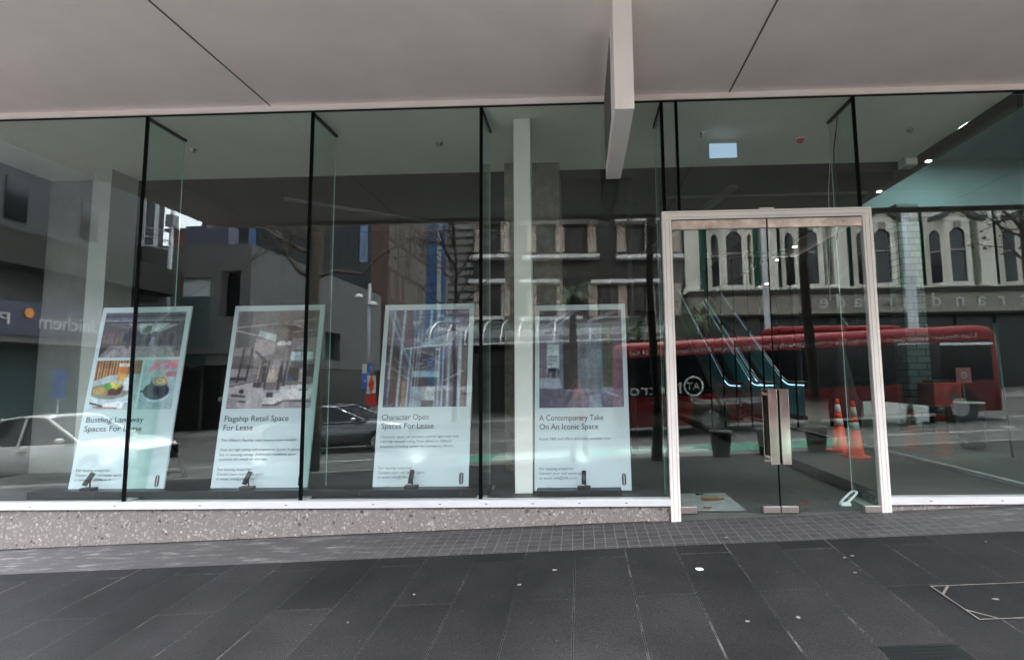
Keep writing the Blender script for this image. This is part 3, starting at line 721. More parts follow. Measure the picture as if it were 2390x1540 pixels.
def pic_food():
    r = Ras(72, 76, (170, 112, 66)); 
    for i in range(16):
        r.rect(i / 16., 0, i / 16. + .032, .45, (196, 138, 92)); r.rect(i / 16. + .034, 0, i / 16. + .05, .45, (96, 54, 30))
    r.rect(.86, .03, 1, .3, (150, 120, 90)); r.poly([(0, .42), (.35, .30), (1, .28), (1, 1), (0, 1)], (165, 178, 192))
    r.ell(.38, .66, .50, .20, (188, 198, 214)); r.ell(.38, .63, .45, .16, (128, 132, 120))
    r.poly([(.50, .06), (.74, .06), (.68, .44), (.52, .44)], (226, 128, 50)); r.poly([(.53, .28), (.70, .28), (.67, .44), (.54, .44)], (236, 170, 60)); r.rect(.50, .06, .74, .13, (222, 220, 214))
    r.rect(.66, .36, .8, .62, (215, 222, 235), .8)
    q = random.Random(5)
    for i in range(26):
        x = .02 + .24 * q.random(); y = .56 + .12 * q.random(); r.line(x, y, x + .12, y + .03 * (q.random() - .3), .028, (200 + 30 * q.random(), 140 + 30 * q.random(), 70), .9)
    r.poly([(.30, .60), (.68, .54), (.62, .70), (.34, .72)], (96, 42, 40)); r.poly([(.28, .6), (.36, .56), (.36, .72), (.30, .7)], (176, 110, 106))
    for i in range(16): r.ell(.24 + .18 * q.random(), .46 + .12 * q.random(), .05, .03, (50 + 60 * q.random(), 120 + 60 * q.random(), 70))
    for x, y in ((.46, .52), (.52, .55), (.42, .47), (.56, .52)): r.ell(x, y, .045, .045, (226, 208, 70))
    r.rect(0, .82, 1, 1, (186, 198, 214)); r.poly([(.3, .86), (.75, .84), (.72, .98), (.25, .98)], (228, 232, 240)); r.line(.0, .86, .28, .93, .03, (60, 40, 36)); r.line(.1, .95, .6, .97, .02, (120, 50, 40))
    r.noise(.12, 1, 7); return r
def pic_coffee():
    r = Ras(52, 76, (160, 186, 200)); q = random.Random(9)
    for i in range(34):
        x, y = q.random(), .22 * q.random()
        if x > .62: y *= 1.5
        r.ell(x, y, .11, .05, (205 + 30 * q.random(), 100 + 50 * q.random(), 122 + 50 * q.random()), .9)
    r.rect(.48, 0, .62, .25, (200, 200, 214), .7); r.poly([(.0, .0), (.30, 0), (.12, .3), (.0, .4)], (158, 184, 196))
    r.ell(.47, .66, .40, .19, (198, 212, 230)); r.ell(.47, .635, .38, .175, (34, 42, 66)); r.line(.02, .64, .2, .655, .05, (44, 52, 78))
    r.ell(.52, .46, .26, .12, (42, 50, 76)); r.ell(.55, .43, .24, .105, (206, 186, 160)); r.ell(.55, .435, .20, .085, (206, 150, 96))
    r.ell(.55, .44, .13, .055, (238, 212, 176)); r.ell(.55, .435, .07, .03, (214, 160, 110)); r.line(.30, .70, .55, .73, .02, (90, 110, 150), .7)
    r.noise(.08, 1, 3); return r
def pic_retail():
    r = Ras(104, 128, (126, 110, 116)); q = random.Random(11)
    for i, c in enumerate(((86, 76, 84), (118, 104, 110), (130, 116, 120), (112, 98, 104), (122, 104, 104), (128, 112, 116))): r.rect(.02 + i * .165, 0, .2 + i * .165, .38, c)
    r.rect(.50, 0, .66, .36, (126, 108, 104)); r.rect(0, .38, 1, .66, (138, 122, 126))
    r.line(0, .175, .5, .135, .012, (206, 190, 190)); r.line(0, .205, .28, .26, .014, (210, 196, 196)); r.line(.7, .12, 1, .09, .012, (196, 180, 184)); r.line(.7, .14, .92, .22, .01, (196, 182, 184)); r.line(.7, .23, 1, .2, .01, (190, 176, 180))
    r.poly([(.29, .2), (.50, .255), (.50, .33), (.28, .27)], (196, 210, 210)); r.poly([(.26, .28), (.50, .33), (.50, .45), (.24, .5)], (172, 154, 160))
    r.rect(.70, .29, 1, .42, (158, 146, 152)); r.rect(.70, .43, .97, .52, (188, 212, 226)); r.rect(.83, .43, .84, .52, (110, 120, 130)); r.rect(.72, .42, .97, .43, (70, 64, 70))
    r.ell(.575, .35, .06, .032, (222, 222, 226)); r.ell(.665, .345, .032, .026, (226, 226, 230)); r.rect(.50, .37, .66, .62, (148, 132, 138))
    r.line(.28, .43, .42, .54, .02, (58, 48, 52)); r.rect(0, .47, .26, .60, (92, 80, 88)); r.rect(0, .60, .24, .70, (150, 138, 146)); r.rect(0, .69, .2, .72, (52, 44, 52))
    for x in (.10, .20): r.line(x + .03, .40, x - .02, .84, .02, (36, 30, 38))
    for i in range(9): r.poly([(.34 + .05 * i, .57), (.37 + .05 * i, .57), (.385 + .05 * i, .74), (.32 + .05 * i, .74)], [(190, 165, 160), (60, 50, 58), (200, 176, 172), (205, 180, 172), (180, 156, 152), (52, 46, 56), (120, 108, 116), (46, 42, 52), (50, 44, 54)][i], .95 if i < 6 else 0)
    r.poly([(.70, .58), (.82, .58), (.82, .73), (.69, .73)], (60, 52, 60)); r.rect(.72, .54, .86, .6, (74, 60, 60)); r.poly([(.92, .56), (1, .56), (1, .69), (.9, .69)], (48, 46, 56)); r.poly([(.84, .60), (.9, .6), (.88, .74), (.83, .74)], (180, 160, 158))
    for x in (.36, .44, .60, .66): r.line(x + .015, .53, x - .02, .84, .016, (34, 28, 36))
    r.rect(0, .82, 1, 1, (160, 148, 158)); r.poly([(0, .76), (.34, .71), (.34, .84), (0, .86)], (170, 158, 166)); r.line(0, .78, .34, .72, .012, (46, 40, 48))
    r.poly([(.62, .78), (1, .76), (1, .90), (.62, .93)], (214, 208, 214)); r.poly([(.42, .90), (.62, .84), (.64, .90), (.56, .965), (.40, .96)], (205, 198, 206)); r.line(.4, .965, .58, .97, .012, (40, 34, 42)); r.line(.58, .97, .68, .925, .012, (40, 34, 42)); r.line(.68, .925, 1, .935, .012, (50, 42, 52))
    r.rect(.22, .80, .42, 1, (176, 164, 174)); r.rect(.29, .745, .38, .79, (56, 48, 56)); r.rect(.46, .84, .54, .89, (50, 44, 50)); r.line(.05, .87, .2, .88, .02, (44, 38, 46)); r.line(.14, .93, .22, .935, .015, (44, 38, 46)); r.ell(.16, .83, .03, .02, (40, 36, 44)); r.ell(.86, .82, .02, .008, (60, 60, 70)); r.ell(.92, .82, .02, .008, (60, 60, 70)); r.rect(.67, .70, .75, .715, (60, 80, 190))
    r.noise(.12, 1, 4); r.noise(.08, 4, 6); return r
def pic_atrium():
    r = Ras(104, 128, (84, 82, 108)); q = random.Random(17)
    r.poly([(.3, 0), (.8, 0), (.72, .38), (.33, .38)], (78, 112, 160)); r.poly([(.05, 0), (.3, 0), (.35, .36), (.15, .3)], (92, 78, 100)); r.poly([(.7, 0), (1, 0), (1, .4), (.72, .38)], (112, 104, 132))
    for i in range(26):
        x, y = .3 + .45 * q.random(), .32 * q.random(); r.rect(x, y, x + .10, y + .05, [(70, 120, 180), (120, 165, 200), (60, 70, 100), (170, 190, 210)][i % 4], .7)
    r.rect(.38, 0, .41, .14, (200, 215, 225)); r.rect(.52, 0, .56, .2, (214, 224, 230))
    for i in range(9): r.line(.30 + .05 * i, 0, .33 + .045 * i, .65, .006, (38, 42, 64), .85)
    for y in (.06, .10, .16, .28, .30, .40): r.line(.3, y, .78, y - .01, .006, (44, 50, 72), .7)
    r.rect(.32, .38, .66, .64, (70, 62, 80))
    for i in range(30):
        x, y = .34 + .3 * q.random(), .40 + .26 * q.random(); r.rect(x, y, x + .06, y + .008, (160, 165, 180), .8)
    r.poly([(0, .05), (.36, .70), (.36, .64), (.08, 0), (0, 0)], (104, 132, 152)); r.line(.06, .06, .37, .65, .012, (34, 38, 56)); r.line(0, .24, .34, .66, .012, (50, 50, 68))
    r.poly([(0, .26), (.2, .48), (.25, .9), (0, 1)], (70, 62, 62)); r.poly([(.66, .60), (1, .24), (1, 1), (.7, 1)], (66, 54, 70)); r.line(.66, .62, .8, .40, .02, (60, 70, 100))
    for i in range(10): r.line(.40 + .035 * i, .38 + .002 * i, .90 - .01 * i, .20 + .028 * i * .5, .009, (206, 218, 230), .85)
    r.line(.22, .41, .80, .36, .014, (206, 220, 230)); r.line(0, .30, .22, .31, .008, (150, 160, 170)); r.line(.66, .18, .98, .26, .012, (34, 34, 44))
    r.rect(.33, .64, .66, .70, (120, 160, 180)); r.rect(.33, .70, .66, .80, (56, 48, 62)); r.rect(.33, .80, .46, 1, (120, 140, 158)); r.rect(.46, .80, .62, .94, (150, 165, 170)); r.rect(.46, .94, .62, 1, (46, 42, 52))
    for x, w, t in ((.04, .026, .0), (.165, .03, .0), (.28, .022, .4), (.32, .012, .35), (.36, .012, .38), (.39, .01, .4), (.61, .012, .36), (.65, .014, .36), (.70, .02, .34), (.77, .03, .3), (.90, .045, .22)):
        r.line(x + (.04 if x < .5 else 0) * (1 - t), t, x, 1, w, (166, 190, 206), .92)
    r.rect(0, .72, .05, 1, (66, 72, 110)); r.rect(.12, .72, .15, 1, (70, 52, 50)); r.rect(.21, .74, .26, 1, (140, 118, 84)); r.line(.0, .55, .28, .72, .014, (140, 150, 160)); r.line(.1, .50, .3, .68, .012, (120, 130, 140)); r.line(.72, .74, .95, .64, .012, (190, 196, 210)); r.line(.72, .8, .82, .77, .01, (170, 170, 190)); r.rect(.93, .70, .97, 1, (110, 70, 56))
    r.noise(.2, 1, 14); r.noise(.12, 3, 15); return r
def pic_icon():
    r = Ras(104, 128, (120, 122, 142)); q = random.Random(23)
    r.rect(0, 0, 1, .17, (66, 60, 70)); r.line(.1, .16, .40, 0, .04, (140, 136, 150)); r.line(.2, .18, .45, .0, .02, (128, 122, 138)); r.line(.6, .12, 1, .0, .05, (112, 108, 122)); r.rect(0, .13, 1, .17, (130, 128, 142), .6)
    r.rect(0, .17, .30, .66, (132, 140, 160)); r.rect(.0, .31, .09, .70, (112, 102, 116)); r.rect(.10, .36, .24, .62, (178, 200, 206)); r.rect(.07, .23, .15, .25, (60, 62, 74)); r.rect(.18, .225, .22, .24, (60, 62, 74))
    for i in range(10): r.rect(.105 + .03 * (i % 4), .48 + .035 * (i // 4), .125 + .03 * (i % 4), .50 + .035 * (i // 4), (96, 120, 140))
    r.rect(.11, .605, .20, .64, (30, 34, 50)); [r.line(x, .61, x + d, .69, .012, (30, 34, 50)) for x, d in ((.12, -.01), (.16, 0), (.20, -.03), (.22, .03), (.18, .0))]
    r.rect(.24, .18, .29, .82, (104, 104, 126)); r.rect(.29, .14, .46, .82, (52, 46, 48)); r.rect(.46, .14, .76, .86, (124, 132, 150)); r.rect(.48, .14, .56, .84, (108, 116, 132)); r.rect(.70, .3, .76, .86, (104, 126, 146)); r.rect(.76, .14, .88, .80, (80, 82, 70)); r.rect(.88, .14, 1, .9, (104, 92, 112))
    for i in range(40): 
        x = .47 + .28 * q.random(); y = .18 + .5 * q.random(); r.line(x, y, x, y + .12, .005, (92, 98, 112), .6)
    r.poly([(0, .70), (.24, .70), (.30, .84), (.78, .86), (1, .8), (1, 1), (0, 1)], (112, 108, 128)); r.poly([(0, .7), (.24, .7), (.27, .80), (0, .84)], (142, 156, 172)); r.poly([(.0, .8), (.45, .84), (.3, 1), (0, 1)], (92, 86, 108)); r.poly([(.6, .88), (.72, .86), (.74, 1), (.58, 1)], (134, 148, 164)); r.line(.80, .85, .93, .89, .012, (170, 180, 190))
    r.noise(.1, 1, 24); r.noise(.08, 4, 25); return r

HEAD = [("Bustling Laneway", "Spaces For Lease"), ("Flagship Retail Space", "For Lease"), ("Character Open", "Spaces For Lease"), ("A Contemporary Take", "On An Iconic Space")]
BODY = [[], ["This 900m2+ flagship retail tenancy now available.", "", "Over 6m high ceiling with impressive Queen St glazing", "due to stunning canopy. Additional mezzanine space", "available for retail or storage."],
        ["Character space set around a central light-well with", "4.5m high exposed ceiling. From 200m2 to 1000m2+", "tenancies including option for contiguous floors."],
        ["Retail, F&B and office tenancies available now."]]
CORN = [((232, 717), (440, 716), (378, 1149), (158, 1148)), ((543, 713), (751, 712), (716, 1146), (489, 1147)), ((901, 710), (1107, 710), (1093, 1143), (868, 1142)), ((1248, 712), (1455, 710), (1476, 1147), (1246, 1144))]
LAB = ['tilted poster board with laneway, food and coffee photos, headed Bustling Laneway', 'tilted poster board of a clothes shop interior, headed Flagship Retail Space', 'tilted poster board of a steel and glass atrium, headed Character Open Spaces', 'tilted poster board of a room with a bare pillar, headed A Contemporary Take']
POST = []
for k, (tl, tr, br_, bl_) in enumerate(CORN):
    A = P(*bl_, .25); B = P(*br_, .25); Cc = P(*tl, .51); Dd = P(*tr, .51)
    w = ((B - A).length + (Dd - Cc).length) / 2
    cb_ = (A + B) / 2; ct = (Cc + Dd) / 2; rt = ((B - A) + (Dd - Cc)); rt.z = 0; rt.y = 0; rt.normalize()
    cb_.z = max(cb_.z, ZS + .02)
    up = ct - cb_; up = (up - rt * up.dot(rt)); H_ = up.length; up.normalize(); nn = rt.cross(up)   # nn points to the street
    t = thing('poster_board', LAB[k], 'poster', (cb_.x, cb_.y, ZS))
    O = cb_ - rt * w / 2 + up * H_                       # top left
    bd = MB().obox((cb_ + up * H_ / 2) - nn * .012, rt * w / 2, up * H_ / 2, nn * .01)
    bd.build('board', 'paper', t)
    st_ = MB(); st_.bar(cb_ + up * H_ * .7 - nn * .03, (cb_.x, cb_.y + .95, ZS + .01), .03); st_.bar(cb_ + up * .02 - nn * .04, (cb_.x, cb_.y + .95, ZS + .012), .03)
    st_.build('rear_strut', 'black_metal', t)
    def at(a, b, o=.0005): return O + rt * (a * w) - up * (b * H_) + nn * o
    m_ = .048
    if k == 0:
        for nm, r_, a, b, c, d in (('laneway_photo', pic_laneway(), m_, .032, 1 - m_, .287), ('food_photo', pic_food(), m_, .303, .555, .573), ('coffee_photo', pic_coffee(), .58, .303, 1 - m_, .573)):
            ras_object(nm, r_, at(a, b), rt * ((c - a) * w), -up * ((d - b) * H_), t)
    else:
        ras_object('printed_picture', [None, pic_retail, pic_atrium, pic_icon][k](), at(m_, .032), rt * ((1 - 2 * m_) * w), -up * ((.573 - .032) * H_), t)
    for j, s_ in enumerate(HEAD[k]):
        add_text('headline', s_, .083, at(m_, .640 + .047 * j, .002), rt, up, 'ink', t, width=w * [(.62, .62), (.68, .31), (.50, .56), (.68, .62)][k][j])
    for j, s_ in enumerate(BODY[k]):
        if s_: add_text('small_print', s_, .036, at(m_, [0, .745, .735, .742][k] + .0245 * j, .002), rt, up, 'grey_ink', t, width=w * len(s_) * .0160)
    for j, s_ in enumerate(("For leasing enquiries:", "Contact your real estate agent", "or email: info@246.co.nz", "", "www.246.co.nz")):
        if s_: add_text('small_print', s_, .038, at(m_, .895 + .0235 * j * (1.04 if j == 4 else 1), .002), rt, up, 'grey_ink', t, width=w * len(s_) * .0163)
    # pill shaped mark split by a white line
    pts = []; cx, cy, rw_, rh_ = .925, .945, .022, .019
    for q_ in range(24):
        an = 2 * math.pi * q_ / 24; x = cx * w + rw_ * w * math.cos(an); y = math.sin(an) * rw_ * w
        pts.append(O + rt * x - up * (cy * H_) + up * (y + (rh_ * H_ if math.sin(an) >= 0 else -rh_ * H_)) + nn * .0008)
    MB().prism(pts, nn * .001).build('pill_mark', 'ink', t)
    MB().obox(O + rt * (cx * w) - up * (cy * H_) + nn * .0022, rt * .0022, up * .052, nn * .0003).build('mark_line', 'litter_white', t)
    POST.append((t, cb_, rt, up, nn, w, H_))
# black plinth boxes that carry the boards
bo = thing('display_bench', 'long low black bench running under the three left posters', 'bench', (P(600, 1160, .2).x, .2, ZS))
MB().box(P(62, 1160, .12).x, P(1140, 1160, .12).x, .12, .34, ZS - .003, ZS + .07).build('bench_box', 'black_metal', bo, bevel=.003)
for xx in (-4.9, -3.6, -2.2, -1.2): MB().box(xx, xx + .004, .1185, .1205, ZS + .002, ZS + .065).build('seam', 'duct_grey', bo)
tag(MB().box(P(1252, 1160, .12).x, P(1452, 1160, .12).x, .12, .34, ZS - .003, ZS + .05).build('display_bench', 'black_metal', bevel=.003), 'short low black bench under the poster right of the white post', 'bench')
# picture lights
LL = ['leaning to the right below the laneway poster', 'leaning to the right below the clothes shop poster', 'standing upright below the atrium poster', 'standing upright below the bare pillar poster']
for k, (u, v, tilt) in enumerate(((207, 1136, .42), (577, 1132, .30), (960, 1127, .08), (1363, 1130, .02))):
    p = P(u, v, .17); zb = ZS + (.07 if k < 3 else .05)
    t = thing('picture_light', 'small black cylinder spotlight ' + LL[k], 'spotlight', (p.x, .17, zb), 'black spotlights below the posters')
    MB().box(p.x - .065, p.x + .065, .135, .21, zb + .0005, zb + .032).build('lamp_base', 'black_metal', t, bevel=.004)
    MB().tube([(p.x + .012, .17, zb + .032), (p.x + .012, .17, zb + .10)], .007, 8).build('stem', 'black_metal', t)
    d = Vector((tilt, .34, 1)).normalized(); c = Vector((p.x + .0, .165, zb + .115))
    MB().tube([c - d * .065, c + d * .065], .023, 14).build('lamp_head', 'black_metal', t)
    ld = bpy.data.lights.new('picture_light_beam', 'SPOT'); ld.energy = .05; ld.color = (1, .95, .86); ld.spot_size = math.radians(100); ld.spot_blend = .9; ld.shadow_soft_size = .02
    lo = bpy.data.objects.new('lamp_beam', ld); COL.objects.link(lo); lo.parent = t; lo.location = (c + d * .08) - t.location
    lo.rotation_euler = (-Vector((tilt * .3, .42, .9))).to_track_quat('Z', 'Y').to_euler()

# ------------------------------------------------------------------ ceiling mounted signs, cable
def ceil_hit(u, v, z):
    d = AX @ Vector(((u - PX_) / F_, -(v - PY_) / F_, -1)); return CAM + d * ((z - CAM.z) / d.z)
h = ceil_hit(1688, 326, CZ)
t = thing('exit_light', 'blank pale blue light panel hanging under the ceiling above the door', 'sign light', (h.x, h.y, CZ))
a = P(1655, 337, h.y); b = P(1720, 368, h.y)
MB().box(a.x + .02, b.x - .02, h.y - .03, h.y + .05, a.z + .012, CZ - .001).build('mount', 'interior_white', t)
MB().box(a.x - .008, b.x + .008, h.y - .035, h.y + .055, a.z, a.z + .012).build('housing', 'interior_white', t)
MB().box(a.x, b.x, h.y - .012, h.y + .012, b.z, a.z - .0005).build('light_panel', 'panel_glow', t, bevel=.003)
h = ceil_hit(2125, 368, CZ)
t = thing('ceiling_box', 'white box unit fixed under the ceiling beside the sloping beam', 'box light', (h.x, h.y, CZ))
a = P(2106, 370, h.y); b = P(2151, 388, h.y)
MB().box(a.x, b.x, h.y - .05, h.y + .1, b.z, CZ - .001).build('housing', 'interior_white', t, bevel=.004)
MB().box(a.x + .02, b.x - .02, h.y - .053, h.y - .0505, b.z + .015, CZ - .03).build('cover', 'ceiling_paint', t)
h = ceil_hit(1868, 324, CZ)
t = thing('smoke_detector', 'small round detector with a red base on the ceiling behind the door', 'smoke detector', (h.x, h.y, CZ))
MB().lathe((h.x, h.y, CZ), [(.02, -.05), (.042, -.03), (.045, -.014)], 20).build('sensor', 'smoke_red', t)
MB().lathe((h.x, h.y, CZ), [(.055, -.0135), (.055, -.001)], 20).build('base_ring', 'ceiling_paint', t)
pts = [P(1957, 232, .35), P(1953, 290, .35), P(1946, 350, .36), P(1948, 410, .4), P(1958, 465, .45), P(1959, 520, .45), P(1952, 560, .45)]
tag(MB().tube(pts, .006, 6).build('hanging_cable', 'sealant'), 'thin black cable dangling from the ceiling beside the glass fin', 'cable')
tag(MB().tube([P(1937, 380, 1.2), P(1934, 440, 1.2), P(1935, 497, 1.2), P(1937, 700, 1.2)], .003, 5).build('pull_cord', 'ceiling_paint'), 'fine pale cord hanging straight down behind the door head', 'cord')

# ------------------------------------------------------------------ cones
def make_cone(label):
    t = thing('traffic_cone', label, 'traffic cone', (0, 0, 0), 'orange cones inside the door')
    H = .93
    mb = MB(); mb.box(-.18, .18, -.18, .18, 0, .035)
    mb.build('cone_base', 'cone_orange', t, bevel=.012)
    rr = lambda z: .135 - (.135 - .028) * (z / H)
    MB().lathe((0, 0, 0), [(rr(.036) + .015, .0355), (rr(.05), .055), (rr(.45), .45)], 24).build('cone_body', 'cone_orange', t)
    MB().lathe((0, 0, 0), [(rr(.45) + .002, .451), (rr(.58) + .002, .58)], 24).build('reflective_band', 'reflective_band', t)
    MB().lathe((0, 0, 0), [(rr(.58), .5805), (rr(.68), .68)], 24).build('cone_body', 'cone_orange', t)
    MB().lathe((0, 0, 0), [(rr(.68) + .002, .6805), (rr(.83) + .002, .83)], 24).build('reflective_band', 'reflective_band', t)
    MB().lathe((0, 0, 0), [(rr(.83), .8305), (rr(.92), .92), (.02, .93), (.012, .925)], 24).build('cone_top', 'cone_orange', t)
    return t
cA = make_cone('orange traffic cone with two grey bands, nearer of the pair, by the glass fin')
def floorY(u, v, z):
    d = AX @ Vector(((u - PX_) / F_, -(v - PY_) / F_, -1)); return CAM + d * ((z - CAM.z) / d.z)
zc = ZS - .005
pc = floorY(1998, 1066, zc); cA.location = (pc.x, pc.y, zc)
cs = (1066 - 941) / 1200 * (pc.y + 5) / .93; cA.scale = (cs, cs, cs)
cB = copy_tree(cA); cB['label'] = 'orange traffic cone with two grey bands, farther back of the pair, on the left'
pc2 = floorY(1961, 1052, zc); cB.location = (pc2.x, pc2.y, zc); cs2 = (1052 - 935) / 1200 * (pc2.y + 5) / .93; cB.scale = (cs2, cs2, cs2)
cB.rotation_euler.z = .5
# closed dark parasol behind the cones
q = floorY(1985, 1040, zc); qy = 3.9; a = P(1957, 830, qy); top = P(1965, 815, qy); bot = P(1978, 1040, qy)
t = thing('closed_parasol', 'tall closed black parasol standing behind the traffic cones', 'parasol', (bot.x, qy, ZS - .004))
n_ = 12; secs = []
for z_, r_ in ((ZS + .25, .19), (ZS + .6, .20), (1.4, .15), (2.0, .07), (2.25, .02)):
    secs.append([(bot.x - .02 * (z_ - .5) + r_ * (1 + .22 * (i % 2)) * math.cos(2 * math.pi * i / n_), qy + r_ * (1 + .22 * (i % 2)) * math.sin(2 * math.pi * i / n_), z_) for i in range(n_)])
MB().loft(secs).build('folded_canopy', 'cloth_black', t)
MB().tube([(bot.x, qy, ZS), (bot.x, qy, ZS + .4)], .025).build('pole', 'black_metal', t)
MB().lathe((bot.x, qy, ZS - .004), [(.25, .0), (.25, .05), (.05, .07), (.03, .12)], 24).build('foot', 'black_metal', t)

# ------------------------------------------------------------------ escalators
def escalator(x0, x1, y0, label):
    ang = math.radians(30); zf = ZS - .005; rise = 6.2; run = rise / math.tan(ang)
    t = thing('escalator', label, 'escalator', ((x0 + x1) / 2, y0, zf), 'pair of escalators in the lobby')
    yb = y0 + 1.3
    def path(off, y_start=y0):
        pts = [(y_start, zf + off)]
        for i in range(9):
            a = ang * i / 8; pts.append((yb - .5 + 1.3 * math.sin(a) , zf + off + 1.3 * (1 - math.cos(a))))
        y_, z_ = pts[-1]; pts.append((y_ + run, z_ + rise)); return pts
    st = MB(); y_ = yb; z_ = zf + .02
    for i in range(30): st.box(x0 + .12, x1 - .12, y_ + i * .36, y_ + (i + 1) * .36 - .004, z_ + i * .207 - .2, z_ + i * .207 + .02)
    st.build('steps', 'duct_grey', t)
    for sgn, x in ((0, x0), (1, x1)):
        lo = path(.10); hi = path(.88)
        poly = [(x - .006, a, b) for a, b in lo] + [(x - .006, a, b) for a, b in reversed(hi)]
        MB().prism(poly, (.012, 0, 0)).build('glass_balustrade', 'balustrade_glass', t)
        MB().tube([(x, a, b) for a, b in path(.93, y0 - .25)], .028, 8).build('handrail', 'black_metal', t)
        MB().tube([(x, a, b) for a, b in path(.86)][:10], .013, 6).build('handrail_light', 'led_blue', t)
        MB().tube([(x, a, b) for a, b in path(.86)][9:], .010, 6).build('handrail_light', 'led_blue_dim', t)
        sk = [(x - .05, a, b - .0) for a, b in path(.10)] + [(x - .05, a, b - .32) for a, b in reversed(path(.10))]
        MB().prism(sk, (.10, 0, 0)).build('skirt', 'duct_grey', t)
    return t
ey = 8.2
def ex(u): return P(u / 1.205, 1100 / 1.205, ey).x
escalator(ex(2082), ex(2160), ey, 'left of two glass sided escalators with blue light strips, rising away')
escalator(ex(2180), ex(2262), ey, 'right of two glass sided escalators with blue light strips, rising away')
# glazed screen in front of the escalators
scr = thing('glass_screen', 'glass screen with thin black mullions in front of the escalators', 'glass screen', (3.6, 6.6, ZS))
for u in (2000, 2036, 2072, 2112, 2150, 2198, 2240):
    x = P(u / 1.205, 900, 6.6).x; MB().box(x - .012, x + .012, 6.58, 6.64, ZS - .004, 4.3).build('mullion', 'sealant', scr)
MB().box(P(1660, 900, 6.6).x, P(1859, 900, 6.6).x, 6.5, 6.7, 4.31, 4.4).build('head_rail', 'black_metal', scr)
# downlights in the dark lobby ceiling
for k, (u, v, lab) in enumerate(((2167, 376, 'lit round downlight in the sloping beam, nearest the white box unit'), (2052, 447, 'lit round downlight low on the sloping beam, beside the door head'), (1855, 576, 'lit round downlight seen just under the right door rail'), (1812, 607, 'small lit downlight seen above the escalator through the right door'), (1791, 662, 'small lit downlight seen left of the door meeting line'))):
    if k < 2:
        p = ceil_hit(u, v, CZ - .125)
    else:
        p = ceil_hit(u, v, 5.19)
    if p.y > 22: p = P(u, v, 20)
    t = thing('downlight', lab, 'downlight', p, 'small round downlights')
    rr = .032 if k < 2 else .007 * (p.y + 5) * .6
    MB().lathe(p, [(rr, -.006), (rr, -.001)], 16).build('lamp_disc', 'downlight_glow', t)
    if True:
        ld = bpy.data.lights.new('downlight_beam', 'SPOT'); ld.energy = 9 if k < 2 else 30; ld.color = (1, .94, .84); ld.spot_size = math.radians(95); ld.spot_blend = .9; ld.shadow_soft_size = .04
        lo = bpy.data.objects.new('lamp_beam', ld); COL.objects.link(lo); lo.parent = t; lo.location = (0, 0, -.10)
    MB().lathe(p, [(rr * 1.35, -.003), (rr * 1.35, -.0005)], 16).build('trim_ring', 'steel', t)
# lights belonging to the bright room on the right (its ceiling spots are lit)
for k, (x, y, z) in enumerate(((7.2, 4.4, 6.1), (9.6, 3.4, 6.1))):
    ld = bpy.data.lights.new('room_lamp', 'AREA'); ld.shape = 'DISK'; ld.size = .5; ld.energy = 4; ld.color = (.86, 1, .98)
    t = thing('room_light', 'lit ceiling lamp in the tall room on the right' + (', nearer the partition' if k == 0 else ', farther right'), 'ceiling light', (x, y, 6.19), 'ceiling lamps of the tall right hand room')
    MB().lathe((x, y, 6.195), [(.09, -.03), (.09, 0)], 20).build('lamp_disc', 'downlight_glow', t)
    lo = bpy.data.objects.new('lamp_beam', ld); COL.objects.link(lo); lo.parent = t; lo.location = (0, 0, -.1)
# kiosk, signs, bin and table in the right hand room
def rel(u, v, Y): return P(u, v, Y)
a = rel(2157, 893, 5.0); b = rel(2231, 1018, 5.0)
t = thing('ticket_kiosk', 'red and black kiosk box with small pale stickers in the right room', 'kiosk', ((a.x + b.x) / 2, 5.0, ZS))
MB().box(a.x, b.x, 4.75, 5.2, 1.0, a.z).build('kiosk_head', 'kiosk_red', t, bevel=.02)
MB().box(a.x + .25, b.x, 4.8, 5.15, ZS - .004, .999).build('kiosk_body', 'black_metal', t, bevel=.01)
MB().box(a.x + .30, a.x + .42, 4.742, 4.7485, a.z - .30, a.z - .20).build('label_plate', 'litter_grey', t)
MB().box(b.x - .17, b.x - .06, 4.792, 4.7985, .85, .97).build('label_plate', 'litter_grey', t)
MB().box(a.x + .03, b.x - .05, 4.78, 5.1, a.z + .0005, a.z + .05).build('kiosk_top', 'black_metal', t)
a = rel(2231, 858, 4.6); b = rel(2268, 893, 4.6)
t = thing('wall_notice', 'dull pink notice with a round symbol, behind the round bin', 'sign', (a.x, 4.6, b.z))
MB().box(a.x, b.x, 4.6, 4.62, b.z, a.z).build('notice_panel', 'sticker_pink', t)
cx_, cz_ = (a.x + b.x) / 2, (a.z + b.z) / 2
ring = [(cx_ + .05 * math.cos(i * math.pi / 12), 4.597, cz_ + .05 * math.sin(i * math.pi / 12)) for i in range(25)]
MB().tube(ring, .006, 5).build('round_symbol', 'litter_white', t)
MB().bar((cx_ - .03, 4.597, cz_), (cx_ + .03, 4.597, cz_), .008).build('round_symbol', 'litter_white', t)
MB().bar(((a.x + b.x) / 2, 4.63, ZS), ((a.x + b.x) / 2, 4.63, a.z), .03).build('notice_post', 'duct_grey', t)
a = rel(2232, 898, 4.5); b = rel(2390, 893, 4.5)
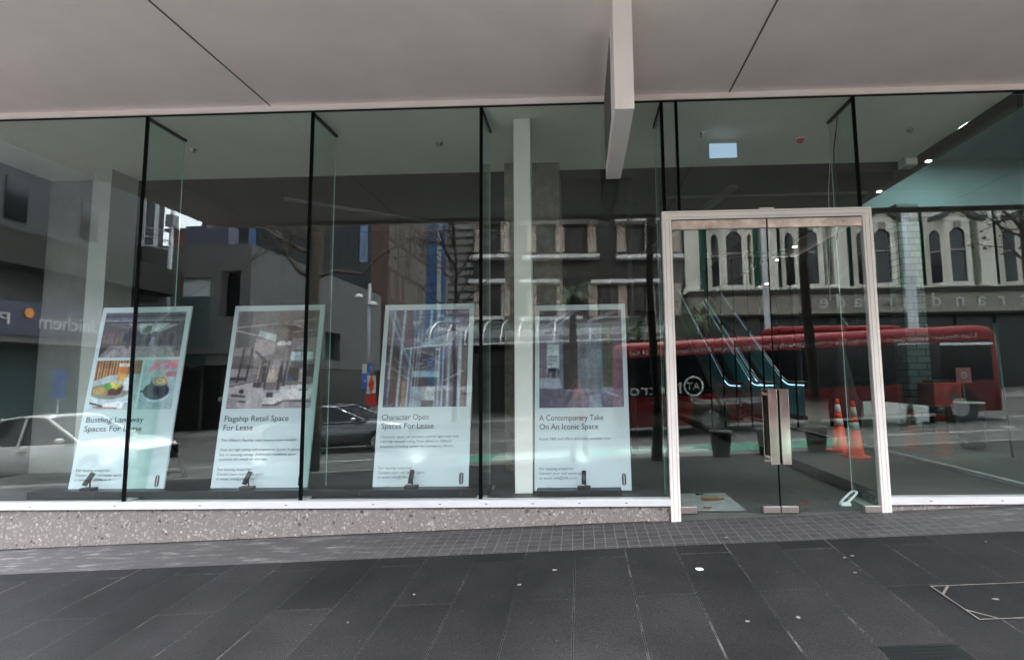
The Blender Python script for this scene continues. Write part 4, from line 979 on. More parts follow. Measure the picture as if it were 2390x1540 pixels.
# round topped bin
c = rel(2262, 938, 3.0); t = thing('litter_bin', 'dark round bin with a thin pale rim beside the brick pier', 'bin', (c.x, 3.0, ZS))
MB().lathe((c.x, 3.0, ZS), [(.13, 0), (.16, .05), (.185, c.z - ZS - .02)], 24).build('bin_body', 'cloth_black', t)
MB().lathe((c.x, 3.0, ZS), [(.19, c.z - ZS - .019), (.20, c.z - ZS - .005), (.19, c.z - ZS)], 24).build('bin_rim', 'pale_concrete', t)
c = rel(2352, 996, 2.2); t = thing('barrier_post', 'thin black post with a pale round collar at the far right', 'post', (c.x, 2.2, ZS))
MB().tube([(c.x + .03, 2.2, ZS), (c.x - .06, 2.2, 2.3)], .014).build('post', 'black_metal', t)
MB().lathe((c.x, 2.2, c.z), [(.02, -.01), (.08, 0), (.02, .01)], 20).build('collar', 'pale_concrete', t)
# rubbish on the lobby floor
def leaf(name, u, v, z, s, mat, lab, cat, ang=0., grp=None, thick=.004):
    p = floorY(u, v, z); r = random.Random(int(u * 7 + v)); n = 11; pts = []
    for i in range(n):
        a_ = 2 * math.pi * i / n; rr = s * (.65 + .5 * r.random()); x_ = rr * math.cos(a_); y_ = rr * .45 * math.sin(a_)
        pts.append((p.x + x_ * math.cos(ang) - y_ * math.sin(ang), p.y + x_ * math.sin(ang) + y_ * math.cos(ang), z + .003 + .012 * r.random() * (s / .06)))
    o = MB().prism(pts, (0, 0, thick)).build(name, mat); return tag(o, lab, cat, grp)
LV = [(1660, 1168, .13, 'tan_wood', 'long tan dead leaf on the lobby floor by the left jamb', .1), (1632, 1155, .05, 'cloth_black', 'curled black leaf behind the long tan leaf', .3), (1652, 1186, .055, 'leaf_red', 'small dark red leaf just inside the left door', 0), (1873, 1175, .065, 'leaf_red', 'red leaf lying alone inside the right door', -.3), (1985, 1122, .06, 'leaf_red', 'dark red leaf near the white plastic frame', .2), (1978, 1130, .05, 'leaf_brown', 'brown scrap touching the dark red leaf by the frame', 1.)]
for u, v, s, mt, lb, an in LV: leaf('dead_leaf', u, v, FL, s, mt, lb, 'leaf', an, 'leaves on the lobby floor')
rr_ = random.Random(4)
for i, (u, v) in enumerate(((1693, 1120), (1737, 1133), (1769, 1172), (1800, 1176), (1822, 1188), (1880, 1188), (1930, 1165), (1850, 1150), (1717, 1160))):
    leaf('dead_leaf', u, v, FL, .022 + .015 * rr_.random(), 'leaf_brown', 'tiny brown leaf crumb scattered on the lobby floor', 'leaf', rr_.random() * 3, 'leaf crumbs on the lobby floor')
# white plastic looped frame lying on the floor
p = floorY(1985, 1180, FL); t = thing('plastic_frame', 'white looped plastic piece lying on the floor inside the right door', 'plastic piece', (p.x, p.y, FL))
lp = []
for i in range(25):
    a_ = 2 * math.pi * i / 24; x_ = .105 * (abs(math.cos(a_)) ** .6) * (1 if math.cos(a_) >= 0 else -1); y_ = .03 * (abs(math.sin(a_)) ** .6) * (1 if math.sin(a_) >= 0 else -1)
    lp.append((p.x + .02 + x_ * .75 - y_ * .5, p.y + .06 + x_ * .3 + y_, FL + .065 + x_ * .48))
MB().tube(lp, .012, 8, cap=False).build('loop', 'plastic_white', t)
MB().box(p.x - .10, p.x - .0, p.y - .03, p.y + .03, FL + .001, FL + .035).build('foot', 'plastic_white', t, bevel=.012)
# pale entry mat
a = floorY(1598, 1152, FL); b = floorY(1690, 1150, FL)
tag(MB().box(DX0 + .1, b.x, .05, a.y, FL + .0005, FL + .006).build('entry_mat', 'mat_grey'), 'pale square mat inside the left door leaf', 'mat')
# litter on the footpath
def litter(u, v, s, mat, lab, elong=1.):
    d = AX @ Vector(((u - PX_) / F_, -(v - PY_) / F_, -1)); t_ = 1.0
    for _ in range(40):
        p = CAM + d * t_; t_ -= (p.z - gz(p.x, p.y)) / d.z * .9 if False else 0
        tt = (gz(p.x, p.y) - CAM.z) / d.z; t_ = t_ * .3 + tt * .7
    p = CAM + d * t_; r = random.Random(int(u + v)); n = 9
    s *= .62
    pts = [(p.x + s * elong * (.7 + .5 * r.random()) * math.cos(2 * math.pi * i / n), p.y + s * (.6 + .5 * r.random()) * math.sin(2 * math.pi * i / n), p.z + .003 + .006 * r.random()) for i in range(n)]
    o = MB().prism(pts, (0, 0, .004)).build('litter_scrap', mat); tag(o, lab, 'litter', 'litter on the footpath'); return p
p = litter(1633, 1330, .044, 'litter_white', 'crumpled white tissue scrap on the flags below the left door jamb')
for u, v, s, e, lb in ((1295, 1332, .016, 2.2, 'flat pale scrap left of the white tissue scrap'), (1212, 1366, .016, 1.8, 'pale scrap beside the long dark paving joint'), (966, 1389, .014, 1.5, 'small grey scrap alone on the left flags'), (1972, 1303, .013, 2.2, 'left one of two pale scraps below the right door jamb'), (1989, 1299, .013, 2, 'right one of two pale scraps below the right door jamb'), (1996, 1338, .014, 2.2, 'pale scrap just below the two scraps by the right jamb'), (2324, 1400, .02, 2, 'pale scrap lying on the service cover'), (2301, 1266, .012, 1.5, 'small pale scrap near the right edge by the setts'), (1863, 1443, .02, 1.3, 'crumbly pale blob in the middle of the right flags'), (812, 1455, .012, 1.4, 'tiny grey scrap low on the left flags'), (1745, 1452, .014, 2.2, 'thin grey sliver left of the crumbly blob'), (1695, 1256, .016, 1.5, 'white speck at the edge of the setts below the door')):
    litter(u, v, s * .8, 'litter_grey' if s < .0135 else 'litter_dull' if s == .016 else 'litter_grey', lb, e)
# service covers let into the paving
def on_ground(u, v, dz=0.):
    d = AX @ Vector(((u - PX_) / F_, -(v - PY_) / F_, -1)); tt = 1.
    for _ in range(60):
        p = CAM + d * tt; tt = .4 * tt + .6 * (gz(p.x, p.y) - CAM.z) / d.z
    p = CAM + d * tt; p.z = gz(p.x, p.y) + dz; return p
M('cover_metal', (.17, .155, .14), .65, metal=.2, var=.6, scale=6)
M('cover_infill', (.011, .0112, .0118), .8, spec=.2, var=.25, scale=8, bump=.4, bscale=120)
A = on_ground(2170, 1369); Bq = on_ground(2303, 1448)
x0, x1, y0, y1 = A.x, A.x + .95, Bq.y, A.y
t = thing('service_cover', 'square service cover with a thin pale metal frame let into the paving', 'service cover', (x0, y0, gz(x0, y0)))
mb = MB()
def gq(mb, pts, dz):
    vs = [(x, y, gz(x, y) + dz) for x, y in pts]; n = len(vs); mb.add(vs, [tuple(range(n))])
gq(mb, [(x0 + .01, y0 + .01), (x1 - .01, y0 + .01), (x1 - .01, y1 - .01), (x0 + .01, y1 - .01)], .004); mb.build('cover_plate', 'cover_infill', t)
w_ = .009
mb = MB()
for q4 in ([(x0, y0), (x1, y0), (x1, y0 + w_), (x0, y0 + w_)], [(x0, y1 - w_), (x1, y1 - w_), (x1, y1), (x0, y1)], [(x0, y0 + w_), (x0 + w_, y0 + w_), (x0 + w_, y1 - w_), (x0, y1 - w_)], [(x1 - w_, y0 + w_), (x1, y0 + w_), (x1, y1 - w_), (x1 - w_, y1 - w_)]): gq(mb, q4, .0075)
for cx0, cy0, sx_, sy_ in ((x0, y0, 1, 1), (x0, y1, 1, -1), (x1, y0, -1, 1), (x1, y1, -1, -1)):
    gq(mb, [(cx0 + sx_ * w_, cy0 + sy_ * .12), (cx0 + sx_ * .12, cy0 + sy_ * w_), (cx0 + sx_ * .10, cy0 + sy_ * w_), (cx0 + sx_ * w_, cy0 + sy_ * .10)], .0075)
mb.build('metal_frame', 'cover_metal', t)
A = on_ground(2050, 1508); x0 = A.x; y1 = A.y; B2 = on_ground(2232, 1505); x1 = B2.x
t = thing('tread_plate', 'dark ribbed metal plate at the lower right edge of the paving', 'metal plate', (x0, y1, gz(x0, y1)))
M('plate_dark', (.008, .0095, .010), .6, var=.15, scale=10, spec=.25)
mb = MB(); gq(mb, [(x0, y1 - .5), (x1, y1 - .5), (x1, y1), (x0, y1)], .004); mb.build('plate_sheet', 'plate_dark', t)
mb = MB()
for i in range(16): 
    yy = y1 - .02 - i * .03; gq(mb, [(x0 + .02, yy - .010), (x1 - .02, yy - .010), (x1 - .02, yy), (x0 + .02, yy)], .008)
mb.build('plate_ribs', 'plate_dark', t)
# ------------------------------------------------------------------ the street that the glass mirrors
M('concrete_grey', (.165, .165, .162), .85, var=.15, scale=.5)
M('concrete_dark', (.085, .085, .09), .85, var=.2, scale=.6)
M('dark_soffit', (.035, .037, .03), .8)
M('window_dark', (.012, .015, .018), .12, spec=.6)
M('window_teal', (.10, .16, .16), .15, spec=.8)
M('window_bright', (.75, .85, .85), .3)
M('shopfront_dark', (.018, .018, .018), .25)
M('sign_grey', (.09, .095, .14), .5)
M('sign_letters', (.65, .67, .66), .5)
M('sign_orange', (.9, .35, .08), .5)
M('brick_brown', (.12, .075, .06), .85, var=.25, scale=2)
M('brick_red', (.26, .10, .08), .85)
M('slat_tan', (.30, .27, .24), .8)
M('tower_dark', (.016, .018, .022), .4, var=.2, scale=.5)
M('tower_blue', (.10, .22, .42), .2, spec=.8)
M('tower_white', (.6, .6, .6), .6)
M('fin_white', (.85, .85, .83), .6, var=.1, scale=2)
M('mullion_tan', (.5, .44, .38), .75)
M('plaster_cream', (.82, .82, .73), .75, var=.12, scale=2.5, bump=.3, bscale=8)
M('plaster_grime', (.33, .32, .28), .8, var=.35, scale=3)
M('tile_green', (.02, .14, .11), .5)
M('frieze_stone', (.30, .29, .25), .8, var=.25, scale=1.5)
M('pole_grey', (.34, .35, .37), .6, metal=.2)
M('rib_white', (.75, .75, .73), .5)
M('canopy_glass_grey', (.07, .08, .08), .2)
M('bus_red', (.20, .009, .011), .5, coat=0., spec=.3)
M('bus_red_dark', (.12, .006, .009), .38, coat=.15)
M('car_white', (.62, .62, .59), .22, coat=.8)
M('car_silver', (.10, .105, .11), .25, metal=.5, coat=.8)
M('car_trim', (.7, .7, .72), .2, metal=.9)
M('car_glass', (.008, .010, .012), .1, spec=.45)
M('tyre', (.015, .015, .015), .8)
M('rim', (.35, .35, .36), .35, metal=.8)
M('lamp_lens', (.7, .7, .68), .15)
M('bark', (.13, .115, .095), .9, var=.5, scale=9, bump=.6, bscale=25)
M('bark_dark', (.035, .030, .026), .95, var=.3, scale=6)
M('frond', (.055, .085, .03), .6, var=.4, scale=5)
M('dead_leaf_mat', (.06, .035, .02), .8)
M('sign_blue', (.03, .14, .55), .4)
M('sign_white', (.75, .75, .75), .4)
M('sign_red', (.75, .04, .03), .4)
M('planter_stone', (.085, .085, .08), .85, var=.2, scale=5)

def rx(u, Yv, v=880): return R(u, v, Yv).x
def rz(u, v, Yv): return R(u, v, Yv).z
def front(mb, u0, u1, v0, v1, Yv, t=.15, vm=None):
    """box on a facade facing the shop: pixel rectangle at mirror depth Yv, thickness t behind it"""
    vm = (v0 + v1) / 2; um = (u0 + u1) / 2
    return mb.box(rx(u0, Yv, vm), rx(u1, Yv, vm), -Yv - t, -Yv, rz(um, v1, Yv), rz(um, v0, Yv))

# --- pharmacy block: long wall running back on the left, with its canopy sign
XA = -19.5
t = thing('pharmacy_building', 'low building with a deep dark canopy and grey pharmacy sign, mirrored at far left', 'building', (XA, -14, gz(XA, -14)))
zt = rz(200, 620, 17.5)
MB().box(-34, XA - 1.2, -19.4, -2, -1.5, zt - 1.2).build('ground_floor', 'concrete_grey', t)
MB().box(-34, XA - .0, -19.4, -2, zt - 1.199, zt).build('parapet', 'dark_soffit', t)
ztop = 16.0
MB().box(-36, XA - 2.5, -19.4, -2, zt + .01, ztop).build('upper_storeys', 'concrete_dark', t)
wb = MB()
for k in range(5):
    for j in range(3): wb.box(XA - 2.51, XA - 2.46, -4.5 - 3 * k, -5.3 - 3 * k, zt + 1 + 2.8 * j, zt + 2.7 + 2.8 * j)
wb.build('upper_windows', 'window_dark', t)
zb_, zt_ = rz(0, 781, 12.0), rz(0, 702, 12.0)
cn = MB().box(XA - .8, XA + .001, -19.2, -6.5, zb_, zt_).build('canopy_sign', 'sign_grey', t)
add_text('sign_lettering', 'Unichem', .74, (XA + .02, -15.25, zb_ + .30), (0, 1, 0), (0, 0, 1), 'sign_letters', cn, ext=.01, width=2.4)
add_text('sign_lettering', 'Pharmacy', .58, (XA + .02, -11.9, zb_ + .34), (0, 1, 0), (0, 0, 1), 'sign_letters', cn, ext=.01, width=2.9)
dmo = [(XA + .02, -12.45 - .17 * math.cos(a_), zb_ + .80 + .19 * math.sin(a_)) for a_ in [i * math.pi / 3 for i in range(6)]]
MB().prism(dmo, (.02, 0, 0)).build('sign_emblem', 'sign_orange', cn)
MB().box(XA - .6, XA - .05, -19.2, -6.5, zb_ - .25, zb_ - .001).build('canopy_light_strip', 'concrete_grey', t)
MB().box(XA - 1.199, XA - 1.15, -19, -7, gz(XA, -14), zb_ - .3).build('shop_window', 'window_teal', t)
p = R(133, 1005, 9); 
t = thing('blue_banner', 'narrow blue banner sign standing by the pharmacy, mirrored at far left', 'banner sign', R(133, 935, 12))
a = R(124, 862, 12); b = R(146, 930, 12)
MB().box(a.x, b.x, -12.05, -12.0, b.z, a.z).build('banner', 'sign_blue', t)
MB().tube([((a.x + b.x) / 2, -12.03, gz(a.x, -12)), ((a.x + b.x) / 2, -12.03, b.z)], .03).build('post', 'pole_grey', t)

# --- concrete corner building: front faces the shop, flank runs down the side street
YB = 21.0
xb0, xb1 = rx(-60, YB), rx(575, YB)
zB = rz(400, 573, YB)
t = thing('concrete_building', 'plain concrete corner building with cut in windows and a sloping flank, mirrored', 'building', (xb1, -YB, gz(xb1, -YB)))
yB2 = -(YB + 17.5)
# openings as recessed boxes: wall built from pieces
w0, w1 = rx(408, YB, 660), rx(491, YB, 660); o0, o1 = rx(514, YB, 680), rx(560, YB, 680)
zw0, zw1 = rz(450, 690, YB), rz(450, 648, YB); zo0, zo1 = rz(545, 738, YB), rz(545, 631, YB)
zs = rz(430, 853, YB); zs2 = rz(430, 826, YB)
mb = MB()
mb.box(xb0, w0, -YB - .5, -YB, zs, zB); mb.box(w0, w1, -YB - .5, -YB, zw1, zB); mb.box(w1, o0, -YB - .5, -YB, zs, zB); mb.box(o0, o1, -YB - .5, -YB, zo1, zB); mb.box(o1, xb1, -YB - .5, -YB, zs, zB); mb.box(o0, o1, -YB - .5, -YB, zs, zo0)
mb.build('front_wall', 'concrete_grey', t)
MB().box(xb0, o1 + .2, -YB - .45, -YB + .12, zs2, zs2 + .35).build('sign_band', 'concrete_grey', t)
MB().box(w0, w1, -YB - .3, -YB - .25, zw0, zw1).build('bright_window', 'window_bright', t)
MB().box(w0, w1, -YB - .3, -YB - .25, zs, zw0 - .001).build('lower_window', 'window_teal', t)
MB().box(o0, o1, -YB - .9, -YB - .6, zo0, zo1).build('deep_window', 'window_dark', t)
fl = MB()
zb1 = rz(546, 571, YB)
fl.box(xb1 - .5, xb1, yB2, -YB - .5, 4.9, zB); fl.box(xb1 - .5, xb1, yB2, -YB - .5, 3.0 - .6, 3.0)
for (ya, yb_) in ((YB + .5, YB + 3.0), (YB + 5.6, YB + 8), (YB + 10.2, YB + 17.5)): fl.box(xb1 - .5, xb1, -yb_, -ya, 3.0, 4.9)
fl.build('flank_wall', 'concrete_grey', t)
MB().box(xb1 - .9, xb1 - .6, -YB - 8.5, -YB - 2, 3.0, 4.9).build('flank_window', 'window_dark', t)
MB().box(xb1 - .9, xb1 - .6, -YB - 14, -YB - 8.6, 3.0, 4.9).build('flank_window', 'window_teal', t)
MB().box(xb0, xb1 - .9, yB2, -YB - .6, 7.9, zB - .02).build('roof', 'concrete_dark', t)
MB().box(xb0, xb1 - .4, yB2, -YB - .55, -1.2, zs - .001).build('shopfront', 'shopfront_dark', t)
mb = MB()
for u in (455, 505): mb.box(rx(u, YB) - .05, rx(u, YB) + .05, -YB - .6, -YB - .45, -1.0, zs)
mb.build('shopfront_mullion', 'concrete_dark', t)
add_text('shop_name', 'THE', .3, (rx(446, YB), -YB - .44, rz(430, 860, YB)), (-1, 0, 0), (0, 0, 1), 'sign_letters', t)
MB().box(rx(498, YB) , rx(509, YB), -YB - .44, -YB - .42, rz(503, 938, YB), rz(503, 927, YB)).build('door_plate', 'sign_letters', t)
# roof top things
mb = MB(); front(mb, 432, 533, 527, 574, 27, t=1.0); tag(mb.build('roof_hoarding', 'sign_grey'), 'dark slab hoarding standing on the concrete building, against the sky', 'hoarding')
t = thing('brick_house', 'small red brick block seen between the poles against the sky', 'building', (rx(410, 55), -55, 0))
mb = MB(); front(mb, 385, 430, 537, 900, 55, t=2); mb.build('wall', 'brick_red', t)
mb = MB(); front(mb, 383, 431, 533, 537, 54.8, t=2.4); mb.build('roof_edge', 'concrete_dark', t)
t = thing('striped_tower', 'tall tower of bright vertical glass strips beside the sky gap, mirrored', 'tower', (rx(330, 75), -75, 0))
mb = MB(); front(mb, 285, 358, 380, 900, 75, t=1.5); mb.build('wall', 'concrete_dark', t)
mb = MB()
for u in (300, 322, 352): front(mb, u, u + 9, 400, 900, 74.8, t=.1)
mb.build('glass_strips', 'tower_white', t)
t = thing('dark_tower', 'dark slab tower at far left behind the concrete building, mirrored', 'tower', (rx(150, 48), -48, 0))
mb = MB(); front(mb, -350, 280, 300, 900, 48, t=1.5); mb.build('wall', 'concrete_dark', t)
mb = MB(); rr_ = random.Random(8)
for i in range(9):
    for j in range(7):
        u = -120 + 42 * i; v = 345 + 34 * j
        if rr_.random() < .8: front(mb, u, u + 20, v, v + 16, 47.9, t=.05)
mb.build('windows', 'window_dark', t)

# --- side street towers
t = thing('black_tower', 'black glass tower above the concrete flank, with one pale blue strip, mirrored', 'tower', (rx(700, 60), -60, 0))
mb = MB(); front(mb, 470, 885, 200, 900, 60, t=3); mb.build('wall', 'tower_dark', t)
mb = MB(); front(mb, 585, 602, 300, 600, 59.9, t=.05); front(mb, 843, 861, 300, 612, 59.9, t=.05); mb.build('blue_strip', 'tower_blue', t)
mb = MB()
for i in range(24): front(mb, 482 + 16 * i, 484.5 + 16 * i, 300, 800, 59.95, t=.12)
mb.build('mullions', 'concrete_dark', t)
XT = -18.6
t = thing('slatted_building', 'brown office block with close upright slats along the side street, mirrored', 'building', (XT, -55, 0))
MB().box(XT - 1.6, XT, -56, -43.5, -1, 34).build('wall', 'brick_brown', t)
mb = MB(); rr_ = random.Random(2)
for i in range(29):
    y = -43.7 - i * .41
    for j in range(9):
        if rr_.random() < .75: mb.box(XT, XT + .12, y - .12, y, 6.5 + 3 * j, 9.1 + 3 * j)
sl = mb.build('facade_slats', 'slat_tan', t)
MB().box(XT, XT + 1.6, -56, -43.5, 4.3, 4.8).build('street_canopy', 'dark_soffit', t)
t = thing('blue_tower', 'blue glass tower closing the side street, with two white upright bands', 'tower', (rx(1012, 95), -95, 0))
mb = MB(); front(mb, 975, 1045, 150, 900, 95, t=14); mb.build('wall', 'tower_blue', t)
mb = MB(); front(mb, 984, 993, 150, 900, 94.8, t=.3); front(mb, 1021, 1030, 150, 900, 94.8, t=.3); mb.build('white_band', 'tower_white', t)
mb = MB()
for j in range(30): front(mb, 993.5, 1020.5, 200 + 22 * j, 201.6 + 22 * j, 94.9, t=.1)
mb.build('floor_lines', 'tower_dark', t)
t = thing('banded_building', 'pale brown office block with level window bands beside the blue tower', 'building', (rx(1072, 70), -70, 0))
mb = MB(); front(mb, 1040, 1135, 250, 900, 70, t=12); mb.build('wall', 'slat_tan', t)
mb = MB()
for j in range(28): front(mb, 1046, 1130, 300 + 18 * j, 306 + 18 * j, 69.9, t=.05)
mb.build('window_bands', 'window_dark', t)

# --- corner block with white sunshade fins and glass verandah
YC = 23.6
t = thing('finned_building', 'corner building with level white fins and tan window posts, mirrored behind the posters', 'building', (rx(1300, YC), -YC, 0))
x0, x1 = rx(1103, YC), rx(1598, YC)
MB().box(x0, x1, -YC - 12, -YC, -1, 14.5).build('wall', 'shopfront_dark', t)
mb = MB()
for i, u in enumerate((1108, 1170, 1232, 1298, 1372, 1440, 1505, 1565)):
    for va, vb in ((522, 590), (420, 505), (664, 738)): 
        mb.box(rx(u, YC, 600), rx(u + 20, YC, 600), -YC, -YC + .25, rz(u, vb, YC), rz(u, va, YC))
mb.build('window_posts', 'mullion_tan', t)
mb = MB()
for va, vb in ((525, 588), (668, 736)):
    for u in (1134, 1196, 1262, 1328, 1402, 1468, 1534): mb.box(rx(u, YC, 600), rx(u + 30, YC, 600), -YC, -YC + .03, rz(u, vb, YC), rz(u, va, YC))
mb.build('window_glass', 'window_dark', t)
for vs_, segs in ((511, ((1090, 1178), (1208, 1399), (1436, 1540), (1560, 1596))), (597, ((1094, 1184), (1218, 1400), (1440, 1553), (1570, 1600))), (655, ((1094, 1178), (1212, 1310), (1380, 1540))), (742, ((1096, 1174), (1210, 1360), (1385, 1560)))):
    for a_, b_ in segs: MB().box(rx(a_, YC - .8, vs_), rx(b_, YC - .8, vs_), -YC + .1, -YC + .8, rz((a_ + b_) / 2, vs_ + 4, YC - .8), rz((a_ + b_) / 2, vs_ - 4, YC - .8)).build('sunshade_fin', 'fin_white', t)
MB().box(x0 + .3, x1, -YC, -YC + .35, rz(1300, 850, YC), rz(1300, 818, YC)).build('fascia_band', 'concrete_grey', t)
rr_ = random.Random(6); mb = MB()
for i in range(9): u = 1110 + 50 * i; mb.box(rx(u, YC), rx(u + 6, YC), -YC, -YC + .1, -1, rz(1300, 852, YC))
mb.build('shopfront_posts', 'concrete_dark', t)
t = thing('glass_verandah', 'curved glass verandah with white ribs over the far footpath, mirrored behind the third poster', 'verandah', (rx(1280, 20), -20, 3))
YF = 20.4; zf_ = rz(1280, 803, YF); zbk = rz(1280, 748, YC)
def rib(u): 
    xf = rx(u, YF, 803); pts = []
    for i in range(7):
        a_ = i / 6 * math.pi / 2; pts.append((xf - (.9 if u < 1240 else 0) * 0, -YF - (YC - YF - .1) * math.sin(a_) ** 1.0, zf_ + (zbk - zf_) * (1 - math.cos(a_))))
    return pts
for u in range(1000, 1580, 42):
    pts = rib(u); 
    MB().tube([(p[0], p[1], p[2]) for p in [(q[0], q[1], zf_ + (zbk - zf_) * math.sin(i / 6 * math.pi / 2)) for i, q in enumerate([(pts[0][0], -YF - (YC - YF - .1) * (1 - math.cos(k / 6 * math.pi / 2)), 0) for k in range(7)])]], .045, 6).build('rib', 'rib_white', t)
MB().bar((rx(985, YF), -YF, zf_), (rx(1580, YF), -YF, zf_ + .25), .09).build('front_rail', 'rib_white', t)
secs = []
for k in range(7):
    y_ = -YF - (YC - YF - .1) * (1 - math.cos(k / 6 * math.pi / 2)); z_ = zf_ + (zbk - zf_) * math.sin(k / 6 * math.pi / 2) - .09
    secs.append([(rx(985, YF), y_, z_), (rx(1580, YF), y_, z_ + .2), (rx(1580, YF), y_, z_ + .21), (rx(985, YF), y_, z_ + .01)])
MB().loft(secs, sm=False).build('roof_glass', 'canopy_glass_grey', t)
MB().bar((rx(1070, YF), -YF, gz(-6, -20)), (rx(1062, YF), -YF, zf_), .12).build('post', 'rib_white', t)

# --- Victorian arcade
YV = 23.6
t = thing('arcade_building', 'ornate cream and green Victorian arcade front with arched bay windows, mirrored at right', 'building', (rx(2000, YV), -YV, 0))
xv0, xv1 = rx(1603, YV), rx(1603, YV) + 34
MB().box(xv0 - 1.35, xv0 - .02, -YV - 10, -YV + .1, -1, 14.5).build('side_pier', 'concrete_grey', t)
MB().box(xv0, xv1, -YV - 10, -YV - .4, -1, 14.5).build('wall', 'tile_green', t)
zsill, zwt, zped = rz(1900, 668, YV), rz(1900, 527, YV), rz(1900, 505, YV)
zfr0, zfr1 = rz(1900, 738, YV), rz(1900, 684, YV)
px_ = [rx(u, YV, 600) for u in (1613, 1794, 1957, 2128, 2300, 2470, 2640, 2810)]
for x in px_:
    pi_ = MB().box(x - .40, x + .40, -YV - .4, -YV + .18, zsill - .1, 14).build('pilaster', 'plaster_cream', t)
    MB().box(x - .55, x + .55, -YV - .4, -YV + .32, zfr1 + .02, zsill - .101).build('pilaster_base', 'plaster_cream', pi_)
def bay(xc):
    # three sided bay: centre and two canted sides, arched lights
    b = MB(); w = 1.25; d = .75; z0, z1 = zsill - .25, 14.0
    outl = [(-w - .15, -.4), (-w, 0), (-.62, d), (.62, d), (w, 0), (w + .15, -.4)]
    # wall pieces round arched openings
    def face(p0, p1, wn, z_a, z_b):
        p0 = Vector((p0[0], p0[1], 0)); p1 = Vector((p1[0], p1[1], 0)); L_ = (p1 - p0).length; dr_ = (p1 - p0) / L_; nr = Vector((-dr_.y, dr_.x, 0))
        if nr.y < 0: nr = -nr
        m0 = (L_ - wn) / 2
        def q(s_, z, o): v_ = p0 + dr_ * s_ + nr * o; return (xc + v_.x, -YV + v_.y, z)
        for (sa, sb, za, zb2) in ((0, m0, z0, z1), (m0 + wn, L_, z0, z1), (m0, m0 + wn, z0, z_a), (m0, m0 + wn, z_b + .32, z1)):
            b.add([q(sa, za, -.12), q(sb, za, -.12), q(sb, zb2, -.12), q(sa, zb2, -.12), q(sa, za, .04), q(sb, za, .04), q(sb, zb2, .04), q(sa, zb2, .04)], [(0, 3, 2, 1), (4, 5, 6, 7), (0, 1, 5, 4), (1, 2, 6, 5), (2, 3, 7, 6), (3, 0, 4, 7)])
        n_ = 10; arc = [(m0 + wn * i / n_, z_b + .30 * math.sin(math.pi * i / n_)) for i in range(n_ + 1)]
        for (sa, za), (sb, zb2) in zip(arc, arc[1:]):
            b.add([q(sa, za, .04), q(sb, zb2, .04), q(sb, z_b + .32, .04), q(sa, z_b + .32, .04)], [(0, 1, 2, 3)])
        gl_ = [q(m0 - .01, z_a, -.06), q(m0 + wn + .01, z_a, -.06), q(m0 + wn + .01, z_b + .31, -.06), q(m0 - .01, z_b + .31, -.06)]
        gls.add(gl_, [(0, 1, 2, 3)])
        zm = (z_a + z_b) / 2 + .35
        tr.add([q(m0, zm, -.05), q(m0 + wn, zm, -.05), q(m0 + wn, zm + .10, -.05), q(m0, zm + .10, -.05), q(m0, zm, .06), q(m0 + wn, zm, .06), q(m0 + wn, zm + .10, .06), q(m0, zm + .10, .06)], [(0, 3, 2, 1), (4, 5, 6, 7), (0, 1, 5, 4), (1, 2, 6, 5), (2, 3, 7, 6), (3, 0, 4, 7)])
    gls = MB(); tr = MB()
    face(outl[1], outl[2], .52, zsill, zwt - .80); face(outl[2], outl[3], .84, zsill, zwt - .75); face(outl[3], outl[4], .52, zsill, zwt - .80)
    o = b.build('bay_window', 'plaster_cream', t)
    gls.build('window_glass', 'window_dark', o); tr.build('window_transom', 'plaster_grime', o)
    MB().box(xc - 1.3, xc + 1.3, -YV - .1, -YV + .95, zsill - .42, zsill - .26).build('bay_sill', 'plaster_grime', o)
    # scrolled pediment over the bay
    pz = zwt + .12
    pd = [(xc - 1.45, pz - .3), (xc - .7, pz - .1), (xc, pz + .45), (xc + .7, pz - .1), (xc + 1.45, pz - .3), (xc + 1.45, pz - .05), (xc + .75, pz + .2), (xc, pz + .8), (xc - .75, pz + .2), (xc - 1.45, pz - .05)]
    MB().prism([(a_, -YV + 1.0, b_) for a_, b_ in pd], (0, -.3, 0)).build('pediment', 'shopfront_dark', o)
    MB().box(xc - .16, xc + .16, -YV + .78, -YV + .92, zwt - .5, zwt - .12).build('keystone', 'plaster_grime', o)
for xa, xb_ in zip(px_, px_[1:]): bay((xa + xb_) / 2)
MB().box(xv0, xv1, -YV - .3, -YV + 1.3, zfr1 - .25, zfr1).build('cornice', 'dark_soffit', t)
MB().box(xv0, xv1, -YV - .3, -YV + 1.2, zfr0 + .25, zfr1 - .251).build('frieze', 'frieze_stone', t)
MB().box(xv0, xv1, -YV - .3, -YV + 1.28, zfr0 + .0, zfr0 + .249).build('frieze_rail', 'plaster_grime', t)
MB().box(xv0, xv1, -YV - .4, -YV - .05, -1, zfr0).build('shopfront', 'shopfront_dark', t)
mb = MB()
for i in range(12): mb.box(xv0 + 2.1 * i, xv0 + 2.1 * i + .12, -YV - .05, -YV + .05, -1, zfr0)
mb.build('shopfront_posts', 'tile_green', t)
YL = YV - 1.3
for ch, u in zip('edacra dnarts', (1921, 1961, 1998, 2035, 2072, 2115, 0, 2186, 2241, 2289, 2336, 2385, 2430)):
    if ch == ' ': continue
    b = R(u, 722, YL); add_text('fascia_letter', ch, 1.05, (b.x + .28, -YL + .04, zfr0 + .28), (-1, 0, 0), (0, 0, 1), 'sign_letters', t, ext=.02)
# scroll brackets under the bays
mb = MB()
for x in px_[1:-1]:
    for s_ in (-1, 1): mb.lathe((x + s_ * .9, -YV + 1.0, zfr1 + .02), [(.25, 0), (.3, .12), (.15, .25)], 10)
mb.build('scroll_brackets', 'plaster_cream', t)
